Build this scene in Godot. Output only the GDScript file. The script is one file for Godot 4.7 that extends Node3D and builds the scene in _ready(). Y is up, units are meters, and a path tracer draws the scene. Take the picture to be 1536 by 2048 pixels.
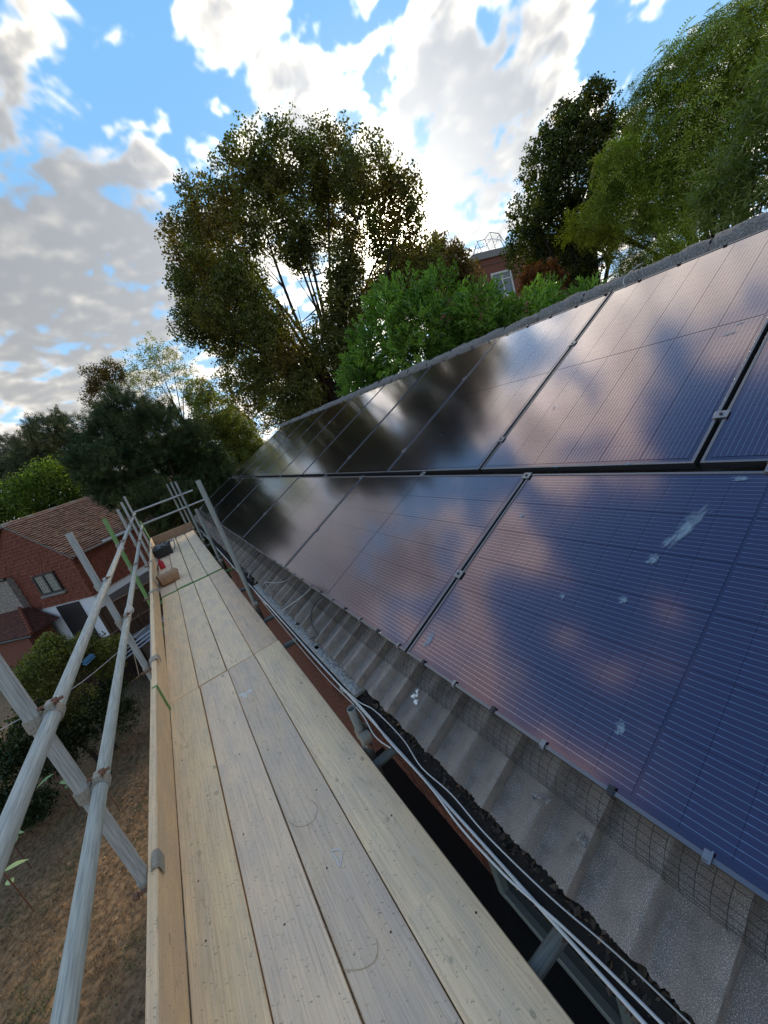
extends Node3D

# World: y up, the scaffold platform's top is y = 0, the platform runs towards -z, the roof rises towards +x.
const CAM := Vector3(0, 1.6282, 0)
const ROOF_M := Vector3(1.6588, 1.033, 0)            # the line between the two panel rows
const ROOF_S := Vector3(0.90905463, 0.41667695, 0)   # up the slope
const ROOF_N := Vector3(-0.41667695, 0.90905463, 0)  # out of the slope
const GROUND := -4.6
const TUBE_R := 0.0242

var rng := RandomNumberGenerator.new()
var taken := {}
var M := {}


class MB:
	var v := PackedVector3Array()
	var n := PackedVector3Array()
	var uv := PackedVector2Array()
	var c := PackedColorArray()
	var ix := PackedInt32Array()
	var col := Color.WHITE

	func put(p: Vector3, nn: Vector3, t := Vector2.ZERO) -> int:
		v.append(p); n.append(nn); uv.append(t); c.append(col)
		return v.size() - 1

	# corners counter-clockwise as seen from the front
	func quad(a: Vector3, b: Vector3, d: Vector3, e: Vector3, ta := Vector2(0, 0), tb := Vector2(1, 0), td := Vector2(1, 1), te := Vector2(0, 1)) -> void:
		var nn := (b - a).cross(d - a).normalized()
		if nn == Vector3.ZERO:
			nn = (d - a).cross(e - a).normalized()
		var i := put(a, nn, ta)
		put(b, nn, tb); put(d, nn, td); put(e, nn, te)
		ix.append_array([i, i + 2, i + 1, i, i + 3, i + 2])

	func tri(a: Vector3, b: Vector3, d: Vector3, ta := Vector2(0, 0), tb := Vector2(1, 0), td := Vector2(0, 1)) -> void:
		var nn := (b - a).cross(d - a).normalized()
		var i := put(a, nn, ta)
		put(b, nn, tb); put(d, nn, td)
		ix.append_array([i, i + 2, i + 1])

	# a grid of points (rows of equal length), smooth
	func sheet(rows: Array, su := 1.0, sv := 1.0, flip := false) -> void:
		var h := rows.size()
		var w: int = rows[0].size()
		var i0 := v.size()
		for j in h:
			for i in w:
				var a: Vector3 = rows[j][mini(i + 1, w - 1)] - rows[j][maxi(i - 1, 0)]
				var b: Vector3 = rows[mini(j + 1, h - 1)][i] - rows[maxi(j - 1, 0)][i]
				var nn := a.cross(b).normalized()
				put(rows[j][i], -nn if flip else nn, Vector2(su * i / (w - 1), sv * j / (h - 1)))
		for j in h - 1:
			for i in w - 1:
				var k := i0 + j * w + i
				if flip:
					ix.append_array([k, k + 1, k + w + 1, k, k + w + 1, k + w])
				else:
					ix.append_array([k, k + w + 1, k + 1, k, k + w, k + w + 1])

	# box with chamfered edges; uv in metres along its own axes
	func box(at: Vector3, h: Vector3, b := Basis.IDENTITY, ch := 0.0, uo := Vector2.ZERO, us := Vector2.ONE) -> void:
		var ax := [Vector3.RIGHT, Vector3.UP, Vector3.BACK]
		for k in 3:
			var k1: int = (k + 1) % 3
			var k2: int = (k + 2) % 3
			for s in [1.0, -1.0]:
				var o: Vector3 = ax[k] * h[k] * s
				var p: Vector3 = ax[k1] * (h[k1] - ch) * s
				var q: Vector3 = ax[k2] * (h[k2] - ch)
				var cs := [o - p - q, o + p - q, o + p + q, o - p + q]
				var ts := []
				for w in cs:
					var t := Vector2(w.x, w.z)
					if k == 0: t = Vector2(w.y, w.z)
					elif k == 2: t = Vector2(w.x, w.y)
					ts.append(t * us + uo)
				quad(at + b * cs[0], at + b * cs[1], at + b * cs[2], at + b * cs[3], ts[0], ts[1], ts[2], ts[3])
		if ch <= 0.0:
			return
		for k in 3:
			var k1: int = (k + 1) % 3
			var k2: int = (k + 2) % 3
			for s1 in [1.0, -1.0]:
				for s2 in [1.0, -1.0]:
					var e1: Vector3 = ax[k1] * h[k1] * s1 + ax[k2] * (h[k2] - ch) * s2
					var e2: Vector3 = ax[k1] * (h[k1] - ch) * s1 + ax[k2] * h[k2] * s2
					var l: Vector3 = ax[k] * (h[k] - ch)
					var t0 := Vector2(e1.x, -l.z if k == 2 else e1.z) * us + uo
					var t1 := Vector2(e1.x, l.z if k == 2 else e1.z) * us + uo
					if s1 * s2 > 0:
						quad(at + b * (e1 - l), at + b * (e2 - l), at + b * (e2 + l), at + b * (e1 + l), t0, t0, t1, t1)
					else:
						quad(at + b * (e2 - l), at + b * (e1 - l), at + b * (e1 + l), at + b * (e2 + l), t0, t0, t1, t1)
		for sx in [1.0, -1.0]:
			for sy in [1.0, -1.0]:
				for sz in [1.0, -1.0]:
					var a := Vector3(h.x * sx, (h.y - ch) * sy, (h.z - ch) * sz)
					var d := Vector3((h.x - ch) * sx, h.y * sy, (h.z - ch) * sz)
					var e := Vector3((h.x - ch) * sx, (h.y - ch) * sy, h.z * sz)
					if sx * sy * sz > 0:
						tri(at + b * a, at + b * d, at + b * e, uo, uo, uo)
					else:
						tri(at + b * a, at + b * e, at + b * d, uo, uo, uo)

	# swept tube; r is one radius or one per point
	func tube(pts: Array, r, sides := 12, caps := true, inner := 0.0) -> void:
		var m := pts.size()
		var t0: Vector3 = (pts[1] - pts[0]).normalized()
		var up := Vector3.UP if absf(t0.y) < 0.9 else Vector3.RIGHT
		var x := up.cross(t0).normalized()
		var i0 := v.size()
		var along := 0.0
		for k in m:
			var t: Vector3 = (pts[mini(k + 1, m - 1)] - pts[maxi(k - 1, 0)]).normalized()
			x = (x - t * x.dot(t)).normalized()
			var y := t.cross(x)
			if k > 0:
				along += (pts[k] - pts[k - 1]).length()
			var rr: float = r[k] if r is Array else r
			for s in sides + 1:
				var a := TAU * s / sides
				var d := x * cos(a) + y * sin(a)
				put(pts[k] + d * rr, d, Vector2(float(s) / sides, along))
		for k in m - 1:
			for s in sides:
				var q := i0 + k * (sides + 1) + s
				ix.append_array([q, q + sides + 2, q + 1, q, q + sides + 1, q + sides + 2])
		if not caps:
			return
		for e in [0, m - 1]:
			var t: Vector3 = (pts[1] - pts[0]).normalized() * -1.0 if e == 0 else (pts[m - 1] - pts[m - 2]).normalized()
			var rr: float = r[e] if r is Array else r
			var ring: int = i0 + e * (sides + 1)
			if inner <= 0.0:
				var cc := put(pts[e], t, Vector2(0.5, 0))
				var f := v.size()
				for s in sides + 1:
					put(v[ring + s], t, uv[ring + s])
				for s in sides:
					if e == 0: ix.append_array([cc, f + s, f + s + 1])
					else: ix.append_array([cc, f + s + 1, f + s])
			else:
				var f := v.size()
				for s in sides + 1:
					var d := (v[ring + s] - (pts[e] as Vector3)) / rr
					put(v[ring + s], t, uv[ring + s])
					put((pts[e] as Vector3) + d * inner, t, uv[ring + s])
					put((pts[e] as Vector3) + d * inner, -d, uv[ring + s])
					put((pts[e] as Vector3) + d * inner - t * 0.12, -d, uv[ring + s])
				for s in sides:
					var q := f + s * 4
					ix.append_array([q, q + 1, q + 5, q, q + 5, q + 4, q + 2, q + 3, q + 7, q + 2, q + 7, q + 6])

	func made() -> ArrayMesh:
		var a := []
		a.resize(Mesh.ARRAY_MAX)
		a[Mesh.ARRAY_VERTEX] = v
		a[Mesh.ARRAY_NORMAL] = n
		a[Mesh.ARRAY_TEX_UV] = uv
		a[Mesh.ARRAY_COLOR] = c
		a[Mesh.ARRAY_INDEX] = ix
		var m := ArrayMesh.new()
		m.add_surface_from_arrays(Mesh.PRIMITIVE_TRIANGLES, a)
		return m


# ---------------------------------------------------------------- small helpers
func numbered(called: String) -> String:
	var k: int = taken.get(called, 0)
	taken[called] = k + 1
	return called if k == 0 else "%s_%03d" % [called, k]


func obj(called: String, mesh, mat: Material, parent: Node3D = null, at := Transform3D.IDENTITY) -> MeshInstance3D:
	var o := MeshInstance3D.new()
	o.mesh = mesh.made() if mesh is MB else mesh
	o.material_override = mat
	o.transform = at
	if parent:
		var k: int = parent.get_meta("_n_" + called, 0) if parent.has_meta("_n_" + called) else 0
		parent.set_meta("_n_" + called, k + 1)
		o.name = called if k == 0 else "%s_%03d" % [called, k]
		parent.add_child(o, true)
	else:
		o.name = numbered(called)
		add_child(o, true)
	return o


func tag(o: Node, label: String, category: String, group := "") -> Node:
	o.set_meta("label", label)
	o.set_meta("category", category)
	if group: o.set_meta("group", group)
	return o


func structure(o: Node, label: String, category := "ground") -> Node:
	tag(o, label, category)
	o.set_meta("kind", "structure")
	return o


func thing(called: String, label: String, category: String, at := Vector3.ZERO, group := "") -> Node3D:
	var o := Node3D.new()
	o.name = numbered(called)
	o.position = at
	add_child(o, true)
	tag(o, label, category, group)
	return o


func stuff(o: Node) -> Node:
	o.set_meta("kind", "stuff")
	return o


func mat(r: float, g: float, b: float, rough := 0.8, metal := 0.0, extra := {}) -> StandardMaterial3D:
	var m := StandardMaterial3D.new()
	m.albedo_color = Color(r, g, b).linear_to_srgb()
	m.roughness = rough
	m.metallic = metal
	for k in extra:
		m.set(k, extra[k])
	return m


func noise(freq: float, oct := 4, type := FastNoiseLite.TYPE_SIMPLEX_SMOOTH, sd := 1) -> FastNoiseLite:
	var f := FastNoiseLite.new()
	f.seed = sd
	f.noise_type = type
	f.frequency = freq
	f.fractal_octaves = oct
	return f


func noise_tex(f: FastNoiseLite, cols: Array, size := 512, at: Array = []) -> NoiseTexture2D:
	var t := NoiseTexture2D.new()
	t.width = size
	t.height = size
	t.seamless = true
	t.noise = f
	if cols.size():
		var g := Gradient.new()
		var offs := PackedFloat32Array()
		var cc := PackedColorArray()
		for k in cols.size():
			offs.append(at[k] if at.size() else float(k) / (cols.size() - 1))
			cc.append((cols[k] as Color).linear_to_srgb())
		g.offsets = offs
		g.colors = cc
		t.color_ramp = g
	return t


func roof(s: float, z: float, off := 0.0) -> Vector3:
	return ROOF_M + ROOF_S * s + ROOF_N * off + Vector3(0, 0, z)


func rnd(a: float, b: float) -> float:
	return rng.randf_range(a, b)


func rdir() -> Vector3:
	var y := rnd(-1, 1)
	var a := rnd(0, TAU)
	var q := sqrt(1 - y * y)
	return Vector3(q * cos(a), y, q * sin(a))


func curve(pts: Array, steps := 6) -> Array:
	var out := []
	for k in pts.size() - 1:
		var p0: Vector3 = pts[maxi(k - 1, 0)]
		var p3: Vector3 = pts[mini(k + 2, pts.size() - 1)]
		for s in steps:
			out.append((pts[k] as Vector3).cubic_interpolate(pts[k + 1], p0, p3, float(s) / steps))
	out.append(pts[pts.size() - 1])
	return out


# ---------------------------------------------------------------- sky
func from_az(az: float, el: float) -> Vector3:
	var a := deg_to_rad(az)
	var e := deg_to_rad(el)
	return Vector3(sin(a) * cos(e), sin(e), -cos(a) * cos(e))


func cloud_sky() -> Image:
	const W := 2048
	const H := 1024
	# where the broken cloud is thick, thin or torn open: azimuth, elevation, radius, cover, depth of grey
	var blobs := [[4.6,27.2,14.0,0.50,0.60],[-3.1,20.8,12.0,0.50,0.60],[4.6,21.4,10.0,0.40,0.50],[-4.0,34.0,7.0,-0.25,0.0],[13.7,30.2,6.0,0.35,0.00],[14.1,35.0,7.0,-0.50,0.00],[20.1,31.8,6.0,-0.50,0.00],[8.0,38.6,9.0,-0.60,0.00],[16.6,37.8,6.0,-0.45,0.00],[7.8,35.3,4.0,0.30,-0.30],[24.0,36.3,5.0,0.35,0.00],
		[29.9,33.4,5.0,0.40,0.15],[33.5,30.8,5.0,0.35,0.15],[30.4,37.9,6.0,0.15,0.10],[36.3,34.8,5.0,-0.50,0.00],[38.5,29.6,4.0,-0.45,0.00],[42.0,32.8,4.0,0.30,-0.30],[49.6,27.0,9.0,0.40,0.35],[50.4,20.6,9.0,0.50,0.60],[58.8,25.7,6.0,0.30,0.10],[41.8,25.5,6.0,0.35,0.05],[46.0,33.5,4.0,-0.35,0.0],[55.0,30.5,3.5,-0.30,0.0],
		[61.3,22.3,4.0,-0.40,0.00],[65.0,23.1,5.0,-0.40,0.00],[53.3,16.2,3.0,-0.40,0.00],[-6.8,13.3,8.0,0.30,-0.20],[-4.5,15.7,2.5,-0.60,0.00],[2.5,14.7,3.0,-0.50,0.00],[11.3,10.2,4.0,-0.40,0.00],[40.2,17.7,6.0,0.40,-0.50],[46.4,17.0,6.0,0.30,0.30],[47.0,44.0,8.0,0.55,-0.70],[60.0,46.0,7.0,0.55,-0.65],[33.0,45.0,6.0,0.40,-0.40],[20.0,50.0,6.0,0.35,-0.10],[6.0,41.0,6.0,0.30,0.10],[52.0,36.0,5.0,0.35,-0.2]]
	var cw := 512
	var chh := 256
	var bias := Image.create(cw, chh, false, Image.FORMAT_RGF)
	var dirs := []
	for b in blobs:
		dirs.append(from_az(b[0], b[1]))
	for j in chh / 2 + 4:
		var el := (0.5 - (j + 0.5) / chh) * PI
		for i in cw:
			var az := TAU * (i + 0.5) / cw
			if az > 2.2 and az < TAU - 0.8:
				continue
			var d := Vector3(sin(az) * cos(el), sin(el), -cos(az) * cos(el))
			var c := 0.0
			var k := 0.0
			for q in blobs.size():
				var b: Array = blobs[q]
				var x: float = (1.0 - d.dot(dirs[q])) * 2.0 * 3283.0 / (b[2] * b[2])
				if x < 5.0:
					var e := exp(-x)
					c += b[3] * e
					k += b[4] * e
			bias.set_pixel(i, j, Color(c, k, 0))
	bias.resize(W, H, Image.INTERPOLATE_BILINEAR)
	var bd := bias.get_data().to_float32_array()
	var nz := noise(1.0, 6, FastNoiseLite.TYPE_SIMPLEX_SMOOTH, 11)
	nz.fractal_gain = 0.58
	var nb := noise(0.42, 3, FastNoiseLite.TYPE_SIMPLEX_SMOOTH, 5)
	var nw := noise(1.6, 2, FastNoiseLite.TYPE_SIMPLEX_SMOOTH, 23)
	var n2 := noise(1.0, 4, FastNoiseLite.TYPE_SIMPLEX_SMOOTH, 37)
	n2.fractal_gain = 0.42
	var sun := from_az(39, 18.5)
	var px := PackedFloat32Array()
	px.resize(W * H * 4)
	for j in H:
		var el := (0.5 - (j + 0.5) / H) * PI
		var ce := cos(el)
		var y := sin(el)
		if y < -0.03:
			for i in W:
				var o := (j * W + i) * 4
				px[o] = 0.16; px[o + 1] = 0.15; px[o + 2] = 0.13; px[o + 3] = 1.0
			continue
		y = maxf(y, 0.0)
		var k := 1.0 / (y + 0.22)
		var haze := exp(-y * 7.0)
		var open := 0.01 - 0.60 * smoothstep(0.70, 0.90, y)
		var blue := Vector3(0.058, 0.152, 0.278).lerp(Vector3(0.026, 0.085, 0.21), smoothstep(0.6, 0.95, y)).lerp(Vector3(0.20, 0.29, 0.38), exp(-y * 3.5))
		for i in W:
			var az := TAU * (i + 0.5) / W
			var dx := sin(az) * ce
			var dz := -cos(az) * ce
			var o := j * W + i
			var wx := dx * k * 4.6
			var wz := dz * k * 4.6
			var warp := nw.get_noise_2d(wx * 0.7, wz * 0.7) * 0.16
			var f := nz.get_noise_2d(wx + warp, wz - warp)
			var f2 := n2.get_noise_2d(wx * 2.2 - warp + 31.0, wz * 2.2 + warp)
			var g := nb.get_noise_2d(wx * 0.42, wz * 0.42)
			var dens := f * 1.15 + f2 * 0.22 + g * 0.28 + bd[o * 2] * 0.52 + open
			var cov := smoothstep(-0.20, 0.26, dens)
			var thick := smoothstep(-0.05, 0.85, dens + bd[o * 2 + 1] * 0.48 - f * 0.25)
			var shade := clampf(0.16 + thick * 1.12 - f2 * 0.46 - nw.get_noise_2d(wx * 0.8 + 9.0, wz * 0.8) * 0.22 - f * 0.26, 0.0, 1.3)
			shade = 1.0 - exp(-shade * shade * 2.2)
			var ang := dx * sun.x + y * sun.y + dz * sun.z
			var near := maxf(ang, 0.0)
			var glow := pow(near, 60.0)
			var core := pow(near, 700.0)
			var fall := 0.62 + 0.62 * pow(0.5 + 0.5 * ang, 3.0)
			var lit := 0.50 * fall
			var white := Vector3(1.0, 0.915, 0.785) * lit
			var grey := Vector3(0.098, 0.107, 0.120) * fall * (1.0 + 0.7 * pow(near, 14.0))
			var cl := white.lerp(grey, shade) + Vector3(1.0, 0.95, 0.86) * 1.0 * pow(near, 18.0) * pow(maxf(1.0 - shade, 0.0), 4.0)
			cl = cl.lerp(Vector3(0.46, 0.42, 0.35), haze * 0.45)
			var c := blue.lerp(cl, cov)
			c += Vector3(1.0, 0.88, 0.66) * (0.16 * glow + 7.0 * core)
			px[o * 4] = c.x; px[o * 4 + 1] = c.y; px[o * 4 + 2] = c.z; px[o * 4 + 3] = 1.0
	return Image.create_from_data(W, H, false, Image.FORMAT_RGBAF, px.to_byte_array())


# ---------------------------------------------------------------- textures and materials
func wood_image() -> Image:
	const W := 1024
	const H := 1536
	var fine := noise(0.32, 2, FastNoiseLite.TYPE_SIMPLEX, 3).get_image(W, 96)
	fine.resize(W, H, Image.INTERPOLATE_BILINEAR)
	var streak := noise(0.07, 3, FastNoiseLite.TYPE_SIMPLEX_SMOOTH, 8).get_image(W, 48)
	streak.resize(W, H, Image.INTERPOLATE_CUBIC)
	var blotch := noise(0.006, 4, FastNoiseLite.TYPE_SIMPLEX_SMOOTH, 9).get_image(W, H)
	var warp := noise(0.012, 2, FastNoiseLite.TYPE_SIMPLEX_SMOOTH, 12).get_image(W, 128)
	warp.resize(W, H, Image.INTERPOLATE_CUBIC)
	var grit := noise(0.4, 2, FastNoiseLite.TYPE_SIMPLEX, 14).get_image(W, H)
	for im in [fine, streak, blotch, warp, grit]:
		im.convert(Image.FORMAT_L8)
	var a := fine.get_data(); var b := streak.get_data(); var c := blotch.get_data(); var w := warp.get_data(); var gt := grit.get_data()
	var knots := []
	for k in 44:
		knots.append([rng.randf() * W, rng.randf() * H, rnd(5, 13), rnd(0.5, 1.0)])
	# how far the growth rings swing round each knot, on a coarse grid
	var bend := PackedFloat32Array(); bend.resize(W * H)
	var dark := PackedFloat32Array(); dark.resize(W * H)
	for q in knots:
		var r: float = q[2]
		for y in range(maxi(0, int(q[1] - r * 7)), mini(H, int(q[1] + r * 7))):
			for x in range(maxi(0, int(q[0] - r * 5)), mini(W, int(q[0] + r * 5))):
				var dx: float = (float(x) - float(q[0])) / r
				var dy: float = (y - q[1]) / (r * 0.55)
				var d2 := dx * dx + dy * dy * 0.4
				bend[y * W + x] += (1.0 if dx > 0 else -1.0) * 26.0 * exp(-d2 * 0.35) * minf(absf(dx), 1.0)
				var d := sqrt(dx * dx + dy * dy)
				if d < 1.25:
					dark[y * W + x] = maxf(dark[y * W + x], q[3] * (1.0 - smoothstep(0.7, 1.25, d)) * (0.7 + 0.3 * sin(d * 12.0)))
	var out := PackedByteArray(); out.resize(W * H * 3)
	for i in W * H:
		var x := i % W
		var u := (x % 256) / 256.0 - 0.5
		var ring := (u * 11.0 + u * u * 14.0 + (w[i] - 128) / 128.0 * 2.6 + bend[i] * 0.06)
		var rr := ring - floorf(ring)
		var line := smoothstep(0.62, 0.95, rr) * (1.0 - smoothstep(0.95, 1.0, rr))
		var t := 0.965 + (a[i] - 128) / 128.0 * 0.045 + (b[i] - 128) / 128.0 * 0.04 + (c[i] - 128) / 128.0 * 0.06 + (gt[i] - 128) / 128.0 * 0.05 - line * 0.05
		t -= dark[i] * 0.28
		var warmth := 0.5 + (c[i] - 128) / 256.0 + line * 0.4
		out[i * 3] = clampi(int(255 * t * 0.99), 0, 255)
		out[i * 3 + 1] = clampi(int(255 * t * (0.902 - 0.03 * warmth)), 0, 255)
		out[i * 3 + 2] = clampi(int(255 * t * (0.800 - 0.08 * warmth)), 0, 255)
	var im := Image.create_from_data(W, H, false, Image.FORMAT_RGB8, out)
	# boot scuffs, nail dents and splinters across the grain
	for k in 3200:
		var x := rng.randi_range(6, W - 20)
		var y := rng.randi_range(2, H - 4)
		var l := rng.randi_range(3, 13)
		var p := im.get_pixel(x, y)
		var f := rnd(0.68, 0.92)
		for s in l:
			im.set_pixel(x + s, y + int(s * 0.2 * (1 if k % 3 else -1)), Color(p.r * f, p.g * f, p.b * f))
	for k in 160:
		var x := rng.randi_range(2, W - 4)
		var y := rng.randi_range(2, H - 90)
		for s in rng.randi_range(20, 80):
			var p := im.get_pixel(x, y + s)
			im.set_pixel(x, y + s, Color(p.r * 0.82, p.g * 0.79, p.b * 0.75))
	return im


func cell_image() -> Image:
	var im := Image.create(240, 8, false, Image.FORMAT_RGB8)
	im.fill(Color(0.090, 0.049, 0.078).linear_to_srgb())
	for k in 10:
		for y in 8:
			var f := 0.75 if y < 7 else 1.0
			im.set_pixel(12 + k * 24, y, Color(0.55 * f, 0.52 * f, 0.52 * f).linear_to_srgb())
			im.set_pixel(13 + k * 24, y, Color(0.28 * f, 0.24 * f, 0.25 * f).linear_to_srgb())
	return im


func make_materials() -> void:
	var wood := ImageTexture.create_from_image(wood_image())
	var grain := noise_tex(noise(0.05, 4, FastNoiseLite.TYPE_SIMPLEX_SMOOTH, 31), [], 512)
	M.wood = mat(0.98, 0.98, 0.98, 0.75, 0, {"albedo_texture": wood, "vertex_color_use_as_albedo": true, "heightmap_enabled": true, "heightmap_texture": wood, "heightmap_scale": 0.25})
	var galv := noise_tex(noise(0.02, 5, FastNoiseLite.TYPE_SIMPLEX_SMOOTH, 41), [Color(0.27, 0.27, 0.255), Color(0.41, 0.41, 0.39), Color(0.53, 0.53, 0.51)], 512)
	var smudge := noise_tex(noise(0.03, 4, FastNoiseLite.TYPE_SIMPLEX_SMOOTH, 42), [Color(0.30, 0.30, 0.30), Color(0.62, 0.62, 0.62)], 256)
	M.galv = mat(1, 1, 1, 1.0, 0.35, {"albedo_texture": galv, "roughness_texture": smudge, "uv1_scale": Vector3(2, 0.55, 1), "vertex_color_use_as_albedo": true, "heightmap_enabled": true, "heightmap_texture": galv, "heightmap_scale": 0.04})
	M.green_paint = mat(0.17, 0.30, 0.10, 0.6, 0.0, {"albedo_texture": noise_tex(noise(0.02, 4, 0, 43), [Color(0.55, 0.7, 0.6), Color(1, 1, 1), Color(1.0, 1.0, 0.8)], 256), "uv1_scale": Vector3(2, 1, 1)})
	M.rust = mat(1, 1, 1, 0.85, 0.1, {"albedo_texture": noise_tex(noise(0.06, 4, 0, 44), [Color(0.06, 0.025, 0.015), Color(0.20, 0.09, 0.05), Color(0.30, 0.22, 0.17)], 256), "uv1_triplanar": true, "uv1_scale": Vector3(9, 9, 9)})
	M.cast = mat(1, 1, 1, 0.6, 0.3, {"albedo_texture": noise_tex(noise(0.05, 4, 0, 45), [Color(0.22, 0.17, 0.12), Color(0.33, 0.30, 0.25), Color(0.40, 0.38, 0.33)], 256), "uv1_triplanar": true, "uv1_scale": Vector3(7, 7, 7)})
	M.cell = mat(1, 1, 1, 0.14, 0.9, {"clearcoat_enabled": true, "clearcoat": 1.0, "clearcoat_roughness": 0.11, "metallic_specular": 0.70, "albedo_texture": ImageTexture.create_from_image(cell_image()), "texture_repeat": true})
	M.back = mat(0.080, 0.043, 0.069, 0.14, 0.9, {"clearcoat_enabled": true, "clearcoat": 1.0, "clearcoat_roughness": 0.11, "metallic_specular": 0.70})
	M.frame = mat(0.16, 0.16, 0.17, 0.33, 0.85)
	M.frame_dark = mat(0.02, 0.02, 0.022, 0.4, 0.3)
	M.rail = mat(0.06, 0.06, 0.06, 0.5, 0.6)
	M.clamp = mat(0.22, 0.22, 0.23, 0.35, 0.8)
	M.black = mat(0.012, 0.012, 0.013, 0.45)
	M.wire = mat(0.012, 0.012, 0.012, 0.5, 0.0)
	var speck := noise(0.35, 2, FastNoiseLite.TYPE_CELLULAR, 51)
	var conc := noise_tex(noise(0.17, 3, FastNoiseLite.TYPE_SIMPLEX, 52), [Color(0.13, 0.112, 0.098), Color(0.20, 0.172, 0.150), Color(0.245, 0.214, 0.188), Color(0.70, 0.65, 0.58)], 512, [0.0, 0.38, 0.64, 0.88])
	var bump := noise_tex(speck, [], 512)
	M.tile = mat(1, 1, 1, 0.92, 0, {"albedo_texture": conc, "uv1_triplanar": true, "uv1_scale": Vector3(3, 3, 3), "heightmap_enabled": true, "heightmap_texture": bump, "heightmap_scale": 0.10, "vertex_color_use_as_albedo": true, "detail_enabled": true,
		"detail_albedo": noise_tex(noise(0.012, 4, 0, 53), [Color(0.62, 0.61, 0.60), Color(0.95, 0.93, 0.9), Color(1, 0.98, 0.95)], 256), "detail_blend_mode": BaseMaterial3D.BLEND_MODE_MUL, "uv2_triplanar": true, "uv2_scale": Vector3(1.1, 1.1, 1.1)})
	M.lichen = mat(1, 1, 1, 0.95, 0, {"albedo_texture": noise_tex(noise(0.04, 5, 0, 54), [Color(0.05, 0.046, 0.043), Color(0.15, 0.138, 0.126), Color(0.22, 0.205, 0.188), Color(0.42, 0.41, 0.38)], 512), "uv1_triplanar": true, "uv1_scale": Vector3(2.2, 2.2, 2.2), "heightmap_enabled": true, "heightmap_texture": grain, "heightmap_scale": 1.2})
	M.brick = mat(1, 1, 1, 0.9, 0, {"albedo_texture": noise_tex(noise(0.05, 4, 0, 55), [Color(0.07, 0.024, 0.016), Color(0.165, 0.058, 0.036), Color(0.25, 0.115, 0.075)], 256), "uv1_triplanar": true, "uv1_world_triplanar": true, "uv1_scale": Vector3(1.3, 1.3, 1.3), "heightmap_enabled": true, "heightmap_texture": grain, "heightmap_scale": 0.4, "vertex_color_use_as_albedo": true})
	M.mortar = mat(0.22, 0.19, 0.16, 0.95)
	M.upvc = mat(0.50, 0.50, 0.48, 0.45)
	M.cable = mat(0.50, 0.49, 0.46, 0.5)
	M.cable_dark = mat(0.03, 0.03, 0.03, 0.5)
	M.window_grey = mat(0.20, 0.24, 0.23, 0.4)
	M.gap_shade = mat(0.008, 0.008, 0.009, 0.55, 0, {"heightmap_enabled": true, "heightmap_texture": grain, "heightmap_scale": 0.12, "uv1_triplanar": true, "uv1_scale": Vector3(0.7, 0.7, 0.7)})  # near-black, the shade of the gap under the gutter put into the colour
	M.glass_dark = mat(0.02, 0.025, 0.025, 0.06)
	M.hung = mat(1, 1, 1, 0.85, 0, {"albedo_texture": noise_tex(noise(0.03, 4, 0, 56), [Color(0.085, 0.022, 0.012), Color(0.165, 0.043, 0.022), Color(0.22, 0.072, 0.040)], 256), "uv1_triplanar": true, "uv1_scale": Vector3(0.5, 0.5, 0.5), "vertex_color_use_as_albedo": true})
	M.rooftile = mat(1, 1, 1, 0.9, 0, {"albedo_texture": noise_tex(noise(0.02, 5, 0, 57), [Color(0.08, 0.025, 0.016), Color(0.15, 0.075, 0.052), Color(0.20, 0.13, 0.095), Color(0.17, 0.075, 0.05)], 256), "uv1_triplanar": true, "uv1_scale": Vector3(0.4, 0.4, 0.4), "vertex_color_use_as_albedo": true})
	M.render = mat(0.62, 0.66, 0.70, 0.8)
	M.flint = mat(1, 1, 1, 0.9, 0, {"albedo_texture": noise_tex(noise(0.06, 3, FastNoiseLite.TYPE_CELLULAR, 58), [Color(0.08, 0.07, 0.065), Color(0.26, 0.23, 0.20), Color(0.42, 0.39, 0.35)], 256), "uv1_triplanar": true, "uv1_scale": Vector3(0.8, 0.8, 0.8)})
	M.fence = mat(1, 1, 1, 0.9, 0, {"albedo_texture": noise_tex(noise(0.02, 4, 0, 59), [Color(0.05, 0.028, 0.018), Color(0.12, 0.07, 0.045)], 256), "uv1_triplanar": true, "uv1_scale": Vector3(2, 0.3, 2), "vertex_color_use_as_albedo": true})
	M.bark = mat(1, 1, 1, 0.95, 0, {"albedo_texture": noise_tex(noise(0.05, 4, 0, 60), [Color(0.02, 0.017, 0.013), Color(0.07, 0.06, 0.045)], 256), "uv1_triplanar": true, "uv1_scale": Vector3(0.8, 0.2, 0.8)})
	M.ground = mat(1, 1, 1, 1.0, 0, {"albedo_texture": noise_tex(noise(0.045, 6, 0, 61), [Color(0.09, 0.054, 0.024), Color(0.17, 0.104, 0.050), Color(0.25, 0.155, 0.076), Color(0.23, 0.17, 0.085)], 1024), "uv1_triplanar": true, "uv1_world_triplanar": true, "uv1_scale": Vector3(0.16, 0.16, 0.16), "heightmap_enabled": true, "heightmap_texture": grain, "heightmap_scale": 3.0})
	M.leaf = mat(1, 1, 1, 0.5, 0, {"vertex_color_use_as_albedo": true, "backlight_enabled": true, "backlight": Color(0.90, 1.0, 0.45), "metallic_specular": 0.35})
	M.leaf_gloss = mat(1, 1, 1, 0.32, 0, {"vertex_color_use_as_albedo": true, "backlight_enabled": true, "backlight": Color(0.8, 0.95, 0.4), "metallic_specular": 0.5})
	M.needle = mat(1, 1, 1, 0.7, 0, {"vertex_color_use_as_albedo": true, "metallic_specular": 0.25})
	M.litter = mat(1, 1, 1, 0.85, 0, {"vertex_color_use_as_albedo": true})
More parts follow.
